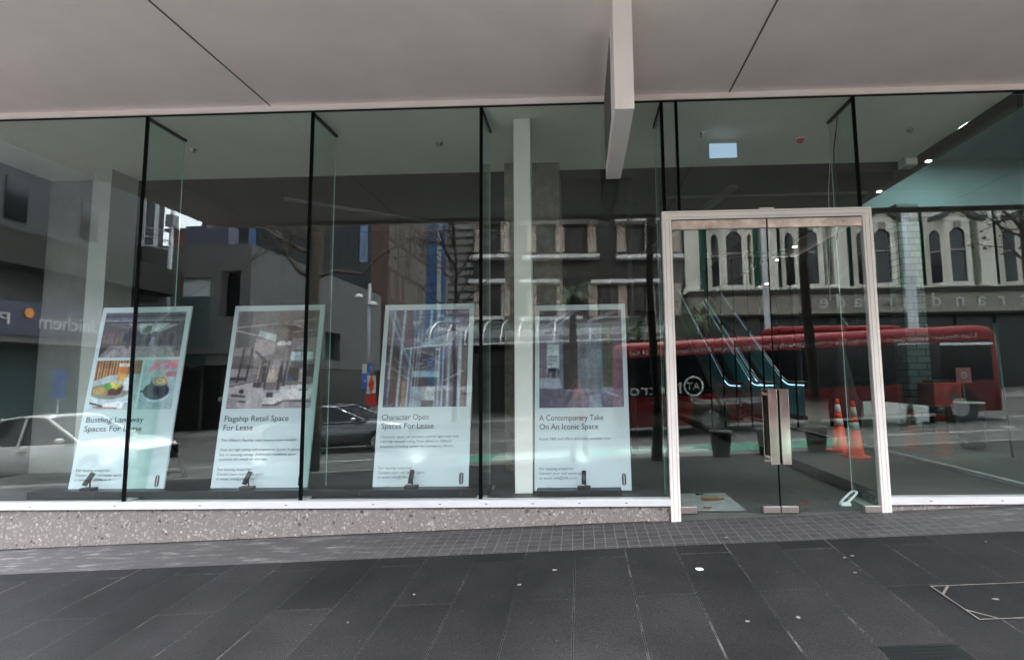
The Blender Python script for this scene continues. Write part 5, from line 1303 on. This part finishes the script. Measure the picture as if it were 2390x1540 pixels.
# stay rods of the arcade verandah
for k, (u0, v0, u1, v1) in enumerate(((1952, 722, 2010, 806), (2138, 728, 2235, 855), (1621, 738, 1640, 812))):
    a = R(u0, v0 - (12 if False else 0), YV - .2); b = R(u1, v1, 20.5)
    a = R(u0, [725, 726, 738][k] , YV - .2)
    MB().bar(a, b, .07).build('stay_rod', 'pole_grey', t)

# --- poles
def pole(u, vt, Yv, r, lab, steps=True, extra=None):
    x = rx(u, Yv, 700); zt = rz(u, vt, Yv); zg = gz(x, -Yv)
    t = thing('street_pole', lab, 'pole', (x, -Yv, zg))
    h = zt - zg
    prof = [(r * 1.5, 0), (r * 1.5, h * .35), (r * 1.25, h * .352), (r * 1.25, h * .62), (r, h * .622), (r, h)] if steps else [(r * 1.2, 0), (r * .8, h)]
    MB().lathe((x, -Yv, zg), prof, 14).build('shaft', 'pole_grey', t)
    return t, x, zt, zg
pole(1788, 480, 15.5, .10, 'grey stepped lamp column mirrored between the two door leaves')
pole(2128, 470, 19.0, .17, 'thick grey column mirrored just right of the door frame')
tp, x, zt, zg = pole(391, 490, 20.0, .12, 'pale pole with crossing wires against the patch of sky, mirrored', False)
for dz_, dy in ((0, .0), (.45, .2), (.9, 0)):
    MB().tube([(x - 7, -20 + 3, zt - .8 - dz_ + .9), (x, -20, zt - 1.2 - dz_)], .03, 5).build('wire', 'pole_grey', tp)
MB().box(x - .2, x + .2, -20.2, -19.8, zt - .9, zt - .3).build('pole_box', 'pole_grey', tp)
tp, x, zt, zg = pole(862, 662, 16.5, .085, 'grey street lamp pole carrying two floodlights and parking signs, mirrored', False)
for (u, v, lab) in ((838, 690, 'floodlight'), (870, 707, 'floodlight')):
    p = R(u, v, 16.4); MB().bar((x, -16.5, p.z + .05), (p.x, -16.4, p.z + .05), .05).build('lamp_arm', 'pole_grey', tp)
    MB().lathe((p.x, -16.4, p.z - .12), [(.22, 0), (.16, .14), (.05, .2)], 14).build('lamp_head', 'lamp_lens', tp)
for (u0, v0, u1, v1, mt, nm) in ((844, 849, 853, 871, 'sign_white', 'parking_sign'), (857, 849, 868, 870, 'sign_blue', 'parking_sign'), (842, 872, 857, 907, 'sign_blue', 'parking_sign')):
    a = R(u0, v0, 16.3); b = R(u1, v1, 16.3); s_ = MB().box(a.x, b.x, -16.4, -16.36, b.z, a.z).build(nm, mt, tp)
    if mt == 'sign_blue': add_text('sign_letter', 'P', .22, ((a.x + b.x) / 2 + .07, -16.35, (a.z + b.z) / 2 - .08), (-1, 0, 0), (0, 0, 1), 'sign_white', s_)
a = R(857, 876, 16.0); b = R(876, 946, 16.0); cx_ = (a.x + b.x) / 2
tr_ = thing('roadwork_sign', 'orange diamond road work sign over a red panel at the lamp pole, mirrored', 'road sign', (cx_, -16.0, gz(cx_, -16)))
MB().box(a.x, b.x, -16.03, -16.0, R(866, 918, 16).z, R(866, 876, 16).z).build('white_backing', 'sign_white', tr_)
zc_ = (R(866, 876, 16).z + R(866, 918, 16).z) / 2; hh = (R(866, 876, 16).z - R(866, 918, 16).z) / 2
MB().prism([(cx_, -15.99, zc_ - hh), (cx_ + .12, -15.99, zc_), (cx_, -15.99, zc_ + hh), (cx_ - .12, -15.99, zc_)], (0, .01, 0)).build('orange_diamond', 'cone_orange', tr_)
MB().box(a.x - .02, b.x + .02, -16.03, -16.0, b.z, R(866, 921, 16).z).build('red_panel', 'sign_red', tr_)
MB().tube([(cx_, -16.06, gz(cx_, -16)), (cx_, -16.06, R(866, 876, 16).z)], .03).build('sign_post', 'pole_grey', tr_)

# --- bollards along the kerb
pb_ = None
for k, (u, lab) in enumerate(((1681, 'stout dark tapered planter bollard in front of the bus wheel, mirrored'), (1790, 'stout dark tapered planter bollard mirrored behind the door handles'), (1903, 'stout dark tapered planter bollard mirrored right of the door handles'))):
    x = rx(u, 5.35, 1040); 
    if pb_ is None:
        pb_ = thing('planter_bollard', lab, 'bollard', (0, 0, 0), 'planter bollards along the kerb')
        MB().lathe((0, 0, 0), [(.155, 0), (.16, .02), (.205, .44), (.22, .45), (.22, .49), (.17, .495)], 24).build('bollard_body', 'planter_stone', pb_)
        MB().lathe((0, 0, 0), [(.165, .4951), (.12, .50), (.0001, .505)], 24).build('bollard_top', 'plate_dark', pb_)
        o = pb_
    else: o = copy_tree(pb_); o['label'] = lab
    o.location = (x, -5.35, gz(x, -5.35))

# --- bus
YBU = 11.5
xB0, xB1 = rx(1440, YBU, 900), rx(2348, YBU, 900)
sl_ = .0375
BUS = thing('city_bus', 'long red and black city bus with route lettering along its roof, mirrored through the door', 'bus', ((xB0 + xB1) / 2, -YBU - 1.25, gz((xB0 + xB1) / 2, -YBU)))
xm = (xB0 + xB1) / 2; zg_ = gz(xm, -YBU - 1.2)
def bz(x, z): return zg_ + z + (x - xm) * sl_
def bus_section(x, inset=0., top=3.02, nose=0.):
    w = 1.25; r_ = .28; yc = -YBU - w; P_ = [(w, .32), (w, 1.2), (w, 2.72)]
    for i in range(1, 6): a_ = i / 5 * math.pi / 2; P_.append((w - r_ + r_ * math.cos(a_), top - r_ + r_ * math.sin(a_)))
    P_ += [(-q, z) for q, z in reversed(P_)]
    k = 1 - inset
    return [(x, yc + q * k, bz(x, .32 + (z - .32) * (1 - nose))) for q, z in P_]
secs = []
for x, i_, n_ in ((xB0, .10, .05), (xB0 + .06, .03, .015), (xB0 + .3, 0, 0), (xB1 - .7, 0, 0), (xB1 - .25, .03, .02), (xB1 - .06, .10, .08), (xB1, .18, .14)): secs.append(bus_section(x, i_, 3.02, n_))
MB().loft(secs).build('body', 'bus_red', BUS)
def side_panel(name, xa, xb, za, zb2, mat, o=.012, parent=BUS, seg=1):
    return MB().add([(xa, -YBU + o, bz(xa, za)), (xb, -YBU + o, bz(xb, za)), (xb, -YBU + o, bz(xb, zb2)), (xa, -YBU + o, bz(xa, zb2)), (xa, -YBU - .01, bz(xa, za)), (xb, -YBU - .01, bz(xb, za)), (xb, -YBU - .01, bz(xb, zb2)), (xa, -YBU - .01, bz(xa, zb2))],
                    [(0, 3, 2, 1), (4, 5, 6, 7), (0, 1, 5, 4), (1, 2, 6, 5), (2, 3, 7, 6), (3, 0, 4, 7)]).build(name, mat, parent)
side_panel('window_band', xB0 + .12, xB1 - .35, 1.28, 2.52, 'car_glass')
side_panel('lower_panel', xB0 + .12, xB1 - .35, .36, 1.275, 'bus_red_dark', .008)
for a_ in (4.6, 8.9):
    side_panel('door', xB0 + a_, xB0 + a_ + 1.25, .38, 2.5, 'window_dark', .02)
MB().box(xB0 + 5.2, xB0 + 7.6, -YBU - 1.9, -YBU - .5, bz(xB0 + 6.4, 3.0), bz(xB0 + 6.4, 3.28)).build('roof_unit', 'bus_red', BUS, bevel=.12)
MB().box(xB0 + 7.7, xB0 + 9.4, -YBU - 1.8, -YBU - .6, bz(xB0 + 8.5, 3.0), bz(xB0 + 8.5, 3.2)).build('roof_unit', 'bus_red', BUS, bevel=.1)
for a_ in (2.9, 9.9 if False else 9.2 + 1.4):
    xw = xB0 + a_; zc_ = bz(xw, .50)
    MB().tube([(xw, -YBU + .016, zc_), (xw, -YBU - .3, zc_)], .60, 28, sm=False).build('wheel_arch', 'shopfront_dark', BUS)
    wh = MB().tube([(xw, -YBU + .04, zc_ - .02), (xw, -YBU - .26, zc_ - .02)], .48, 28).build('wheel', 'tyre', BUS)
    MB().tube([(xw, -YBU + .055, zc_ - .02), (xw, -YBU + .0405, zc_ - .02)], .29, 22).build('rim', 'rim', wh)
LONG = "K Road \u2022 Myers Park \u2022 Town Hall \u2022 Queen St \u2022 Britomart \u2022 Ferry Terminal \u2022 Wynyard Quarter \u2022 Ferry Terminal \u2022 Britomart \u2022 Queen St \u2022 Aotea Square \u2022 Myers Park & K Road"
add_text('route_lettering', LONG, .21, (xB1 - .75, -YBU + .016, bz(xB1 - .75, 2.60)), (-1, 0, -sl_), (0, 0, 1), 'sign_letters', BUS, width=(xB1 - xB0) - 1.2)
add_text('operator_lettering', 'Metro', .50, (rx(1592, YBU), -YBU + .02, bz(rx(1540, YBU), 1.36)), (-1, 0, -sl_), (0, 0, 1), 'sign_letters', BUS, ext=.003, width=rx(1592, YBU) - rx(1472, YBU))
xr = rx(1618, YBU, 910); zr = bz(xr, 1.53)
MB().tube([(xr + .29 * math.cos(i * math.pi / 16), -YBU + .02, zr + .29 * math.sin(i * math.pi / 16)) for i in range(33)], .035, 6).build('round_emblem', 'sign_letters', BUS)
add_text('operator_lettering', 'AT', .34, (xr + .20, -YBU + .02, zr - .11), (-1, 0, 0), (0, 0, 1), 'sign_letters', BUS, ext=.003)
add_text('service_lettering', 'CityLink', .42, (xr + 2.1, -YBU + .02, bz(xr + 1.2, 1.40)), (-1, 0, -sl_), (0, 0, 1), 'bus_red', BUS, ext=.003)
mb = MB()
for k in range(4):
    pts = [(xr - .1 + .35 * math.sin(a_) + 0, -YBU + .02, bz(xr, 1.27 - .05 * k) - .18 * (1 - math.cos(a_)) * 0 - .30 * math.sin(a_) ** .5 * .6) for a_ in [i * math.pi / 2 / 8 for i in range(9)]]
    pts += [(xr + .25 + .8 * j, -YBU + .02, pts[-1][2] + sl_ * .8 * j) for j in range(1, 4)]
    mb.tube(pts, .012, 4)
mb.build('swoosh_lines', 'sign_letters', BUS)
MB().box(xB1 - 3.2, xB1 - .3, -YBU - .02, -YBU + .018, bz(xB1 - 2, 2.42), bz(xB1 - 2, 2.5)).build('window_trim', 'car_trim', BUS)

# --- cars
def car(name, label, paint, xr_, y_side, L_, W_, Hh, k=1, wagon=False, hood=.98, trim=None):
    """car facing +x; rear bumper at xr_, near side at y_side (towards the shop), width goes away from the shop"""
    yc = y_side - W_ / 2; x_ = lambda s: xr_ + s * L_; zb = lambda x, z: gz(x, yc) + z
    t = thing(name, label, 'car', (x_(.5), yc, gz(x_(.5), yc)))
    # lower hull sections: (s, belt z, half width, bottom z)
    S = [(0, .62, .72, .38), (.02, .86, .84, .30), (.08, .96, .92, .26), (.25, .97, 1, .22), (.5, .96, 1, .20), (.68, .97, 1, .22), (.80, hood * .96, .98, .22), (.90, hood * .88, .93, .24), (.965, hood * .78, .84, .28), (.99, .60, .74, .36), (1.0, .52, .66, .40)]
    secs = []
    for s, zt_, hw, z0 in S:
        x = x_(s); h = hw * W_ / 2
        prof = [(h * .90, z0), (h * .99, z0 + .14), (h, z0 + .30), (h * .985, zt_ - .14), (h * .90, zt_ - .02), (h * .55, zt_ + .015)]
        prof = prof + [(-a, b) for a, b in reversed(prof)]
        secs.append([(x, yc + a, zb(x, b)) for a, b in prof])
    body = MB().loft(secs).build('body', paint, t)
    # greenhouse
    r0, r1, f1, f0 = (.10, .15, .50, .70) if wagon else (.12, .27, .50, .72)
    bz_ = .95; G = [(r0, bz_, bz_), (r1, bz_, Hh - .06), ((r1 + f1) / 2, bz_, Hh), (f1, bz_, Hh - .05), (f0, bz_ + .0, bz_)]
    secs = []; roof = []
    for s, z0, z1 in G:
        x = x_(s); hb = W_ / 2 * .90; ht = W_ / 2 * (.72 if z1 > z0 + .1 else .88)
        secs.append([(x, yc + a, zb(x, b)) for a, b in ((hb, z0 - .03), (ht, z1 + .001), (ht * .6, z1 + .02), (-ht * .6, z1 + .02), (-ht, z1 + .001), (-hb, z0 - .03))])
    MB().loft(secs, sm=False).build('windows', 'car_glass', t)
    rs = []
    for s, z1 in ((r1 - .012, Hh - .075), (r1 + .02, Hh - .02), ((r1 + f1) / 2, Hh + .012), (f1 - .02, Hh - .01), (f1 + .012, Hh - .065)):
        x = x_(s); ht = W_ / 2 * .745
        rs.append([(x, yc + a, zb(x, b)) for a, b in ((ht, z1 - .03), (ht * .97, z1 + .012), (ht * .6, z1 + .04), (-ht * .6, z1 + .04), (-ht * .97, z1 + .012), (-ht, z1 - .03))])
    MB().loft(rs).build('roof', paint, t)
    for sg in (1, -1):
        mb = MB()
        for s0, s1 in ((f0, f1), (r0, r1)): mb.bar((x_(s0), yc + sg * W_ / 2 * .895, zb(x_(s0), bz_ - .02)), (x_(s1), yc + sg * W_ / 2 * .735, zb(x_(s1), Hh - .03)), .055)
        mb.build('pillar', paint, t)
        MB().bar((x_(.40), yc + sg * W_ / 2 * .905, zb(x_(.40), bz_ - .02)), (x_(.405), yc + sg * W_ / 2 * .735, zb(x_(.405), Hh)), .05).build('pillar', paint, t)
        if trim: MB().bar((x_(r0 + .02), yc + sg * W_ / 2 * .925, zb(x_(r0), bz_ + .01)), (x_(f0 - .01), yc + sg * W_ / 2 * .925, zb(x_(f0), bz_ + .01)), .035).build('window_trim', trim, t)
        if trim: MB().tube([(x_(r0 + .03), yc + sg * W_ / 2 * .88, zb(x_(r0), bz_ + .05)), (x_(r1), yc + sg * W_ / 2 * .745, zb(x_(r1), Hh - .02)), (x_((r1 + f1) / 2), yc + sg * W_ / 2 * .745, zb(x_(.4), Hh + .03)), (x_(f1), yc + sg * W_ / 2 * .745, zb(x_(f1), Hh - .02)), (x_(f0 - .01), yc + sg * W_ / 2 * .9, zb(x_(f0), bz_ + .04))], .018, 6).build('roof_trim', trim, t)
        mi = MB(); mi.lathe((x_(f0 - .07), yc + sg * (W_ / 2 + .08), zb(x_(f0), bz_ + .0)), [(.05, 0), (.10, .06), (.06, .13)], 10); mi.build('wing_mirror', paint if not trim else trim, t)
        MB().box(x_(.42), x_(.46), yc + sg * (W_ / 2 * .985), yc + sg * (W_ / 2 + .02), zb(x_(.44), .80), zb(x_(.44), .84)).build('door_handle', trim or paint, t)
        for s in (.19, .81):
            x = x_(s); zc_ = zb(x, .32); ya = yc + sg * (W_ / 2 * 1.005); yi = yc + sg * (W_ / 2 - .22)
            MB().tube([(x, ya, zc_), (x, yi, zc_)], .37, 24, sm=False).build('wheel_arch', 'shopfront_dark', t)
            wh = MB().tube([(x, ya + sg * .012, zc_), (x, yi + sg * .01, zc_)], .32, 24).build('wheel', 'tyre', t)
            MB().tube([(x, ya + sg * .022, zc_), (x, ya + sg * .0125, zc_)], .21, 18).build('rim', 'rim', wh)
        MB().box(x_(.955), x_(.985), yc + sg * W_ * .22, yc + sg * W_ * .36, zb(x_(.97), .60), zb(x_(.97), .72)).build('headlight', 'lamp_lens', t)
        MB().box(x_(.0) - .005, x_(.02), yc + sg * W_ * .22, yc + sg * W_ * .37, zb(x_(.01), .62), zb(x_(.01), .76)).build('tail_light', 'sign_red', t)
    MB().box(x_(.985), x_(1.003), yc - .45, yc + .45, zb(x_(1), .46), zb(x_(1), .56)).build('grille', 'shopfront_dark', t)
    return t
car('parked_car', 'white saloon car parked close by at the kerb, mirrored at far left', 'car_white', -15.05, -6.75, 4.6, 1.78, 1.60, wagon=False, hood=1.02)
car('parked_car', 'dark silver saloon with bright window trim, mirrored between the second and third posters', 'car_silver', rx(600, 11.0, 960), -11.0, 4.75, 1.82, 1.45, trim='car_trim')

# --- plane tree at the kerb (bare, a few last leaves)
def limb(mb, p0, d, L_, r0, depth, rnd, tips, bend=.35, sub=True):
    p0 = Vector(p0); d = Vector(d).normalized(); n_ = 7; pts = [p0]; rr = [r0]
    for i in range(1, n_ + 1):
        d = (d + Vector((rnd.uniform(-1, 1), rnd.uniform(-1, 1), rnd.uniform(-.6, .9))) * bend * .5).normalized()
        pts.append(pts[-1] + d * L_ / n_); rr.append(r0 * (1 - .75 * i / n_))
    mb.tube(pts, rr, 6 if depth else 8, cap=False)
    if depth > 0:
        for k in range(4 if depth > 1 else 5):
            i = rnd.randint(2, n_); dd = (pts[i] - pts[i - 1]).normalized() + Vector((rnd.uniform(-1, 1), rnd.uniform(-1, 1), rnd.uniform(-.7, .8))) * .9
            limb(mb, pts[i], dd, L_ * rnd.uniform(.45, .75), max(rr[i] * .6, .006), depth - 1, rnd, tips, bend * 1.1)
    else: tips.append(pts[-1]); tips.append(pts[4])
def plane_tree(u, Yv, label, lean=0., seed=1, r0=.16, main=None, nleaf=90, ztop=9.5, mat='bark'):
    x = rx(u, Yv, 1000); zg = gz(x, -Yv); rnd = random.Random(seed)
    t = thing('plane_tree', label, 'tree', (x, -Yv, zg))
    mb = MB(); pts = []; 
    for i in range(9): z = zg + (ztop - zg) * i / 8; pts.append((x + lean * (i / 8) + .05 * math.sin(i * 1.3), -Yv + .05 * math.cos(i * 1.7), z))
    mb.tube(pts, [r0 * (1.25 if i == 0 else 1 - .07 * i) for i in range(9)], 12)
    mb.build('trunk', mat, t)
    br = MB(); tips = []
    for m_ in (main or []):
        P_ = [R(*q) for q in m_[0]]; br.tube(P_, [m_[1] * (1 - .7 * i / (len(P_) - 1)) for i in range(len(P_))], 8)
        for q in P_[2:]:
            for _ in range(2): limb(br, q, (rnd.uniform(-1, 1), rnd.uniform(-.6, .6), rnd.uniform(-.6, .9)), rnd.uniform(.9, 2.0), m_[1] * .25, 1, rnd, tips)
    for i in range(16):
        z = rnd.uniform(4.2, ztop); limb(br, (x, -Yv, z), (rnd.uniform(-1, 1), rnd.uniform(-.7, .7), rnd.uniform(.1, .8)), rnd.uniform(1.8, 3.6), .055, 2, rnd, tips)
    br.build('branches', mat, t)
    lf = MB()
    for i in range(nleaf):
        c = Vector(rnd.choice(tips)) + Vector((rnd.uniform(-.1, .1), rnd.uniform(-.1, .1), rnd.uniform(-.15, 0))); s_ = rnd.uniform(.05, .10)
        a = Vector((rnd.uniform(-1, 1), rnd.uniform(-1, 1), rnd.uniform(-1, 1))).normalized(); b = a.orthogonal().normalized()
        lf.add([c - a * s_, c + b * s_ * .7, c + a * s_, c - b * s_ * .7, c + a.cross(b) * s_ * .2], [(0, 1, 4), (1, 2, 4), (2, 3, 4), (3, 0, 4)])
    lf.build('last_leaves', 'dead_leaf_mat', t)
    return t
plane_tree(728, 6.3, 'grey plane tree trunk at the kerb with crooked side limbs, mirrored over the second poster', seed=5, r0=.155, ztop=8,
           main=[([(728, 648, 6.3), (698, 632, 6.3), (672, 600, 6.3), (658, 560, 6.4), (650, 515, 6.4)], .075), ([(735, 650, 6.3), (780, 632, 6.4), (845, 640, 6.5), (880, 600, 6.6), (915, 580, 6.7), (960, 560, 6.8), (1000, 540, 6.9)], .045), ([(728, 560, 6.3), (680, 545, 6.3), (620, 562, 6.3), (560, 640, 6.2)], .03)])
plane_tree(1060, 19.6, 'bare twiggy tree in front of the blue tower, mirrored above the third poster', seed=9, r0=.12, ztop=9, nleaf=160, mat='bark_dark')
plane_tree(2430, 14.2, 'bare branches with sparse leaves mirrored at the right edge before the cream pilaster', seed=12, r0=.12, ztop=9, nleaf=200, mat='bark_dark')

# --- palms and dark trunks
def palm(u, vc, Yv, label, r0=.11, crown=True, ztop=None, nf=26, fl_=1.5, seed=3, grp='palms on the footpath'):
    x = rx(u, Yv, 900); zg = gz(x, -Yv); zt = ztop or rz(u, vc, Yv); rnd = random.Random(seed)
    t = thing('palm_tree', label, 'palm', (x, -Yv, zg))
    pts = [(x + .04 * math.sin(i), -Yv, zg + (zt - zg) * i / 8) for i in range(9)]
    MB().tube(pts, [r0 * (1.3 if i == 0 else 1 - .03 * i) for i in range(9)], 12).build('trunk', 'bark_dark', t)
    if crown:
        fb = MB(); C0 = Vector((x, -Yv, zt))
        for k in range(nf):
            az = k * 2.39996; el = rnd.uniform(-.1, 1.25); d = Vector((math.cos(az) * math.cos(el), math.sin(az) * math.cos(el), math.sin(el)))
            L_ = fl_ * rnd.uniform(.8, 1.15); pts = [C0]; dd = d.copy()
            for i in range(9): dd = (dd + Vector((0, 0, -.17))).normalized(); pts.append(pts[-1] + dd * L_ / 9)
            fb.tube(pts, [.016 * (1 - .8 * i / 9) for i in range(10)], 4, cap=False)
            for i in range(1, 9):
                for h_ in (0, .5):
                    c = pts[i].lerp(pts[i + 1], h_); ax_ = (pts[i + 1] - pts[i]).normalized(); sd = ax_.cross(Vector((0, 0, 1))).normalized()
                    for sg in (-1, 1):
                        ll = .34 * fl_ / 1.5 * math.sin(math.pi * min(.98, (i + h_) / 9 * .85 + .15)); tip = c + sd * sg * ll + ax_ * ll * .7 + Vector((0, 0, -.25 * ll))
                        fb.add([c - ax_ * .018, c + ax_ * .018, tip], [(0, 1, 2)])
        fb.build('crown', 'frond', t)
    return t
palm(1340, 690, 17.0, 'palm with drooping crown mirrored above the bare pillar poster', r0=.17, seed=2)
palm(1492, 765, 18.6, 'small green palm mirrored just left of the door frame', r0=.10, fl_=1.2, seed=4)
palm(1640, 738, 18.4, 'full palm crown mirrored inside the left door leaf', r0=.14, fl_=1.9, nf=34, seed=7)
palm(1528, 0, 5.0, 'slender dark trunk at the near kerb, mirrored left of the door frame', r0=.085, ztop=5.6, fl_=2.2, seed=8)
palm(1893, 0, 7.2, 'dark trunk at the kerb mirrored in the right door leaf', r0=.125, ztop=6.6, fl_=2.2, seed=10)
# ------------------------------------------------------------------ the photographer, seen only in the glass
M('skin', (.42, .25, .18), .6)
M('vest_orange', (1, .2, .03), .6, var=.1, scale=12)
M('sleeve_grey', (.16, .16, .17), .85, var=.15, scale=14)
M('trousers_beige', (.34, .30, .25), .85, var=.12, scale=10)
M('hair_dark', (.02, .015, .012), .7, var=.3, scale=40)
M('phone_black', (.01, .01, .012), .2)
PX0, PY0 = -.06, -5.46
G0 = gz(PX0, -5.4)
def skin_figure(name, nodes, links, mat, parent, root=0, sub=1):
    me = bpy.data.meshes.new(name); me.from_pydata([n_[0] for n_ in nodes], links, []); me.update()
    o = bpy.data.objects.new(name, me); COL.objects.link(o)
    sk = o.modifiers.new('skin', 'SKIN'); sk.branch_smoothing = .6
    if not me.skin_vertices:
        pass
    for i, n_ in enumerate(nodes):
        r_ = n_[1]; me.skin_vertices[0].data[i].radius = (r_, r_) if not isinstance(r_, tuple) else r_
        me.skin_vertices[0].data[i].use_root = (i == root)
    ss = o.modifiers.new('sub', 'SUBSURF'); ss.levels = sub; ss.render_levels = sub
    dg = bpy.context.evaluated_depsgraph_get(); dg.update()
    m2 = bpy.data.meshes.new_from_object(o.evaluated_get(dg)); bpy.data.objects.remove(o)
    m2.materials.clear(); m2.materials.append(MATS[mat]); m2.polygons.foreach_set('use_smooth', [True] * len(m2.polygons)); m2.name = name
    q = bpy.data.objects.new(name, m2); COL.objects.link(q); q.parent = parent; q.location = -wloc(parent)
    return q
PER = thing('person', 'person in an orange hi-vis vest holding up a phone, mirrored in the glass', 'person', (PX0, PY0, G0))
def W(x, y, z): return (PX0 + x, PY0 + y, G0 + z)
N = []; E_ = []
def nd(p, r, frm=None):
    N.append((W(*p), r)); i = len(N) - 1
    if frm is not None: E_.append((frm, i))
    return i
pel = nd((0, 0, .93), (.155, .11)); wa = nd((0, .0, 1.08), (.135, .10), pel); ch = nd((0, .01, 1.27), (.155, .11), wa); ut = nd((0, 0, 1.40), (.12, .085), ch)
nk = nd((0, .01, 1.49), .055, ut); hb = nd((0, .02, 1.555), .070, nk); hm = nd((0, .025, 1.62), (.078, .092), hb); ht = nd((0, .015, 1.70), (.062, .075), hm)
ns = nd((0, .118, 1.605), .012, hm)
for s_ in (-1, 1):
    nd((s_ * .083, .01, 1.60), .014, hm)
    sh = nd((s_ * .17, 0, 1.40), .055, ut); el = nd((s_ * .235, .16, 1.19), .040, sh); 
    wr = nd((s_ * .105, .36, 1.50), .026, el); pm = nd((s_ * .088, .385, 1.555), (.034, .018), wr)
    for k, (dx, L1, L2) in enumerate(((.030, .030, .024), (.012, .034, .028), (-.006, .032, .026), (-.022, .026, .020))):
        a_ = nd((s_ * (.088 + .010) , .372 + dx * .0, 1.585 + dx), .0085, pm)
        b_ = nd((s_ * .088, .352, 1.590 + dx), .008, a_); nd((s_ * (.088 - L2), .345, 1.590 + dx), .0072, b_)
    t1 = nd((s_ * .078, .355, 1.545), .011, pm); t2 = nd((s_ * .058, .358, 1.57), .009, t1); nd((s_ * .045, .372, 1.60), .008, t2)
    hp = nd((s_ * .095, 0, .86), .085, pel); kn = nd((s_ * .12, .02, .49), .055, hp); an = nd((s_ * .13, -.01, .09), .036, kn); hl = nd((s_ * .13, .03, .045), .035, an); nd((s_ * .145, .16, .035), .030, hl)
skin_figure('body', N, E_, 'skin', PER)
def sect(cx, cy, z, rx_, ry_, n=20): return [W(cx + rx_ * math.cos(2 * math.pi * i / n), cy + ry_ * math.sin(2 * math.pi * i / n), z) for i in range(n)]
MB().loft([sect(0, 0, .82, .185, .14), sect(0, 0, .95, .18, .135), sect(0, .0, 1.1, .165, .128), sect(0, .01, 1.27, .185, .14), sect(0, 0, 1.40, .17, .115), sect(0, 0, 1.455, .10, .08)], cap=False).build('vest', 'vest_orange', PER)
for z in (1.0, 1.16): MB().loft([sect(0, 0.003, z, .186, .141), sect(0, .003, z + .05, .185, .142)], cap=False).build('vest_band', 'reflective_band', PER)
for s_ in (-1, 1):
    MB().bar(W(s_ * .09, .143, 1.05), W(s_ * .08, .125, 1.40), .045, .006).build('vest_band', 'reflective_band', PER)
    MB().tube([W(s_ * .15, 0, 1.41), W(s_ * .185, .03, 1.37), W(s_ * .235, .16, 1.19), W(s_ * .17, .26, 1.345), W(s_ * .112, .345, 1.478)], [.055, .066, .052, .045, .035], 12, cap=False).build('sleeve', 'sleeve_grey', PER)
    MB().tube([W(s_ * .085, 0, .90), W(s_ * .10, 0, .80), W(s_ * .12, .02, .49), W(s_ * .13, -.005, .10)], [.10, .098, .072, .062], 14, cap=False).build('trouser_leg', 'trousers_beige', PER)
    MB().loft([[W(s_ * .135 + a, y, z) for a, z in ((-w, .005), (w, .005), (w * .9, h * .7), (w * .5, h), (-w * .5, h), (-w * .9, h * .7))] for y, w, h in ((-.07, .035, .07), (-.02, .045, .10), (.06, .048, .085), (.14, .05, .06), (.20, .04, .045), (.225, .02, .03))]).build('shoe', 'hair_dark', PER)
    MB().lathe(W(s_ * .030, .108, 1.632), [(.001, -.006), (.008, 0), (.001, .006)], 8).build('eye', 'hair_dark', PER)
MB().bar(W(-.024, .112, 1.567), W(.024, .112, 1.567), .006).build('mouth', 'leaf_red', PER)
MB().loft([sect(0, 0, 1.60, .085, .088), sect(0, -.005, 1.67, .093, .098), sect(0, 0, 1.73, .08, .088), sect(0, .0, 1.765, .045, .05)]).build('hair', 'hair_dark', PER)
ph = thing('phone', 'black mobile phone held up in both hands by the mirrored photographer', 'phone', W(.06, .40, 1.58))
MB().box(PX0 - .045, PX0 + .115 - .01, PY0 + .366 + .02, PY0 + .374 + .02, 1.61, 1.685).build('phone_body', 'phone_black', ph, bevel=.003)
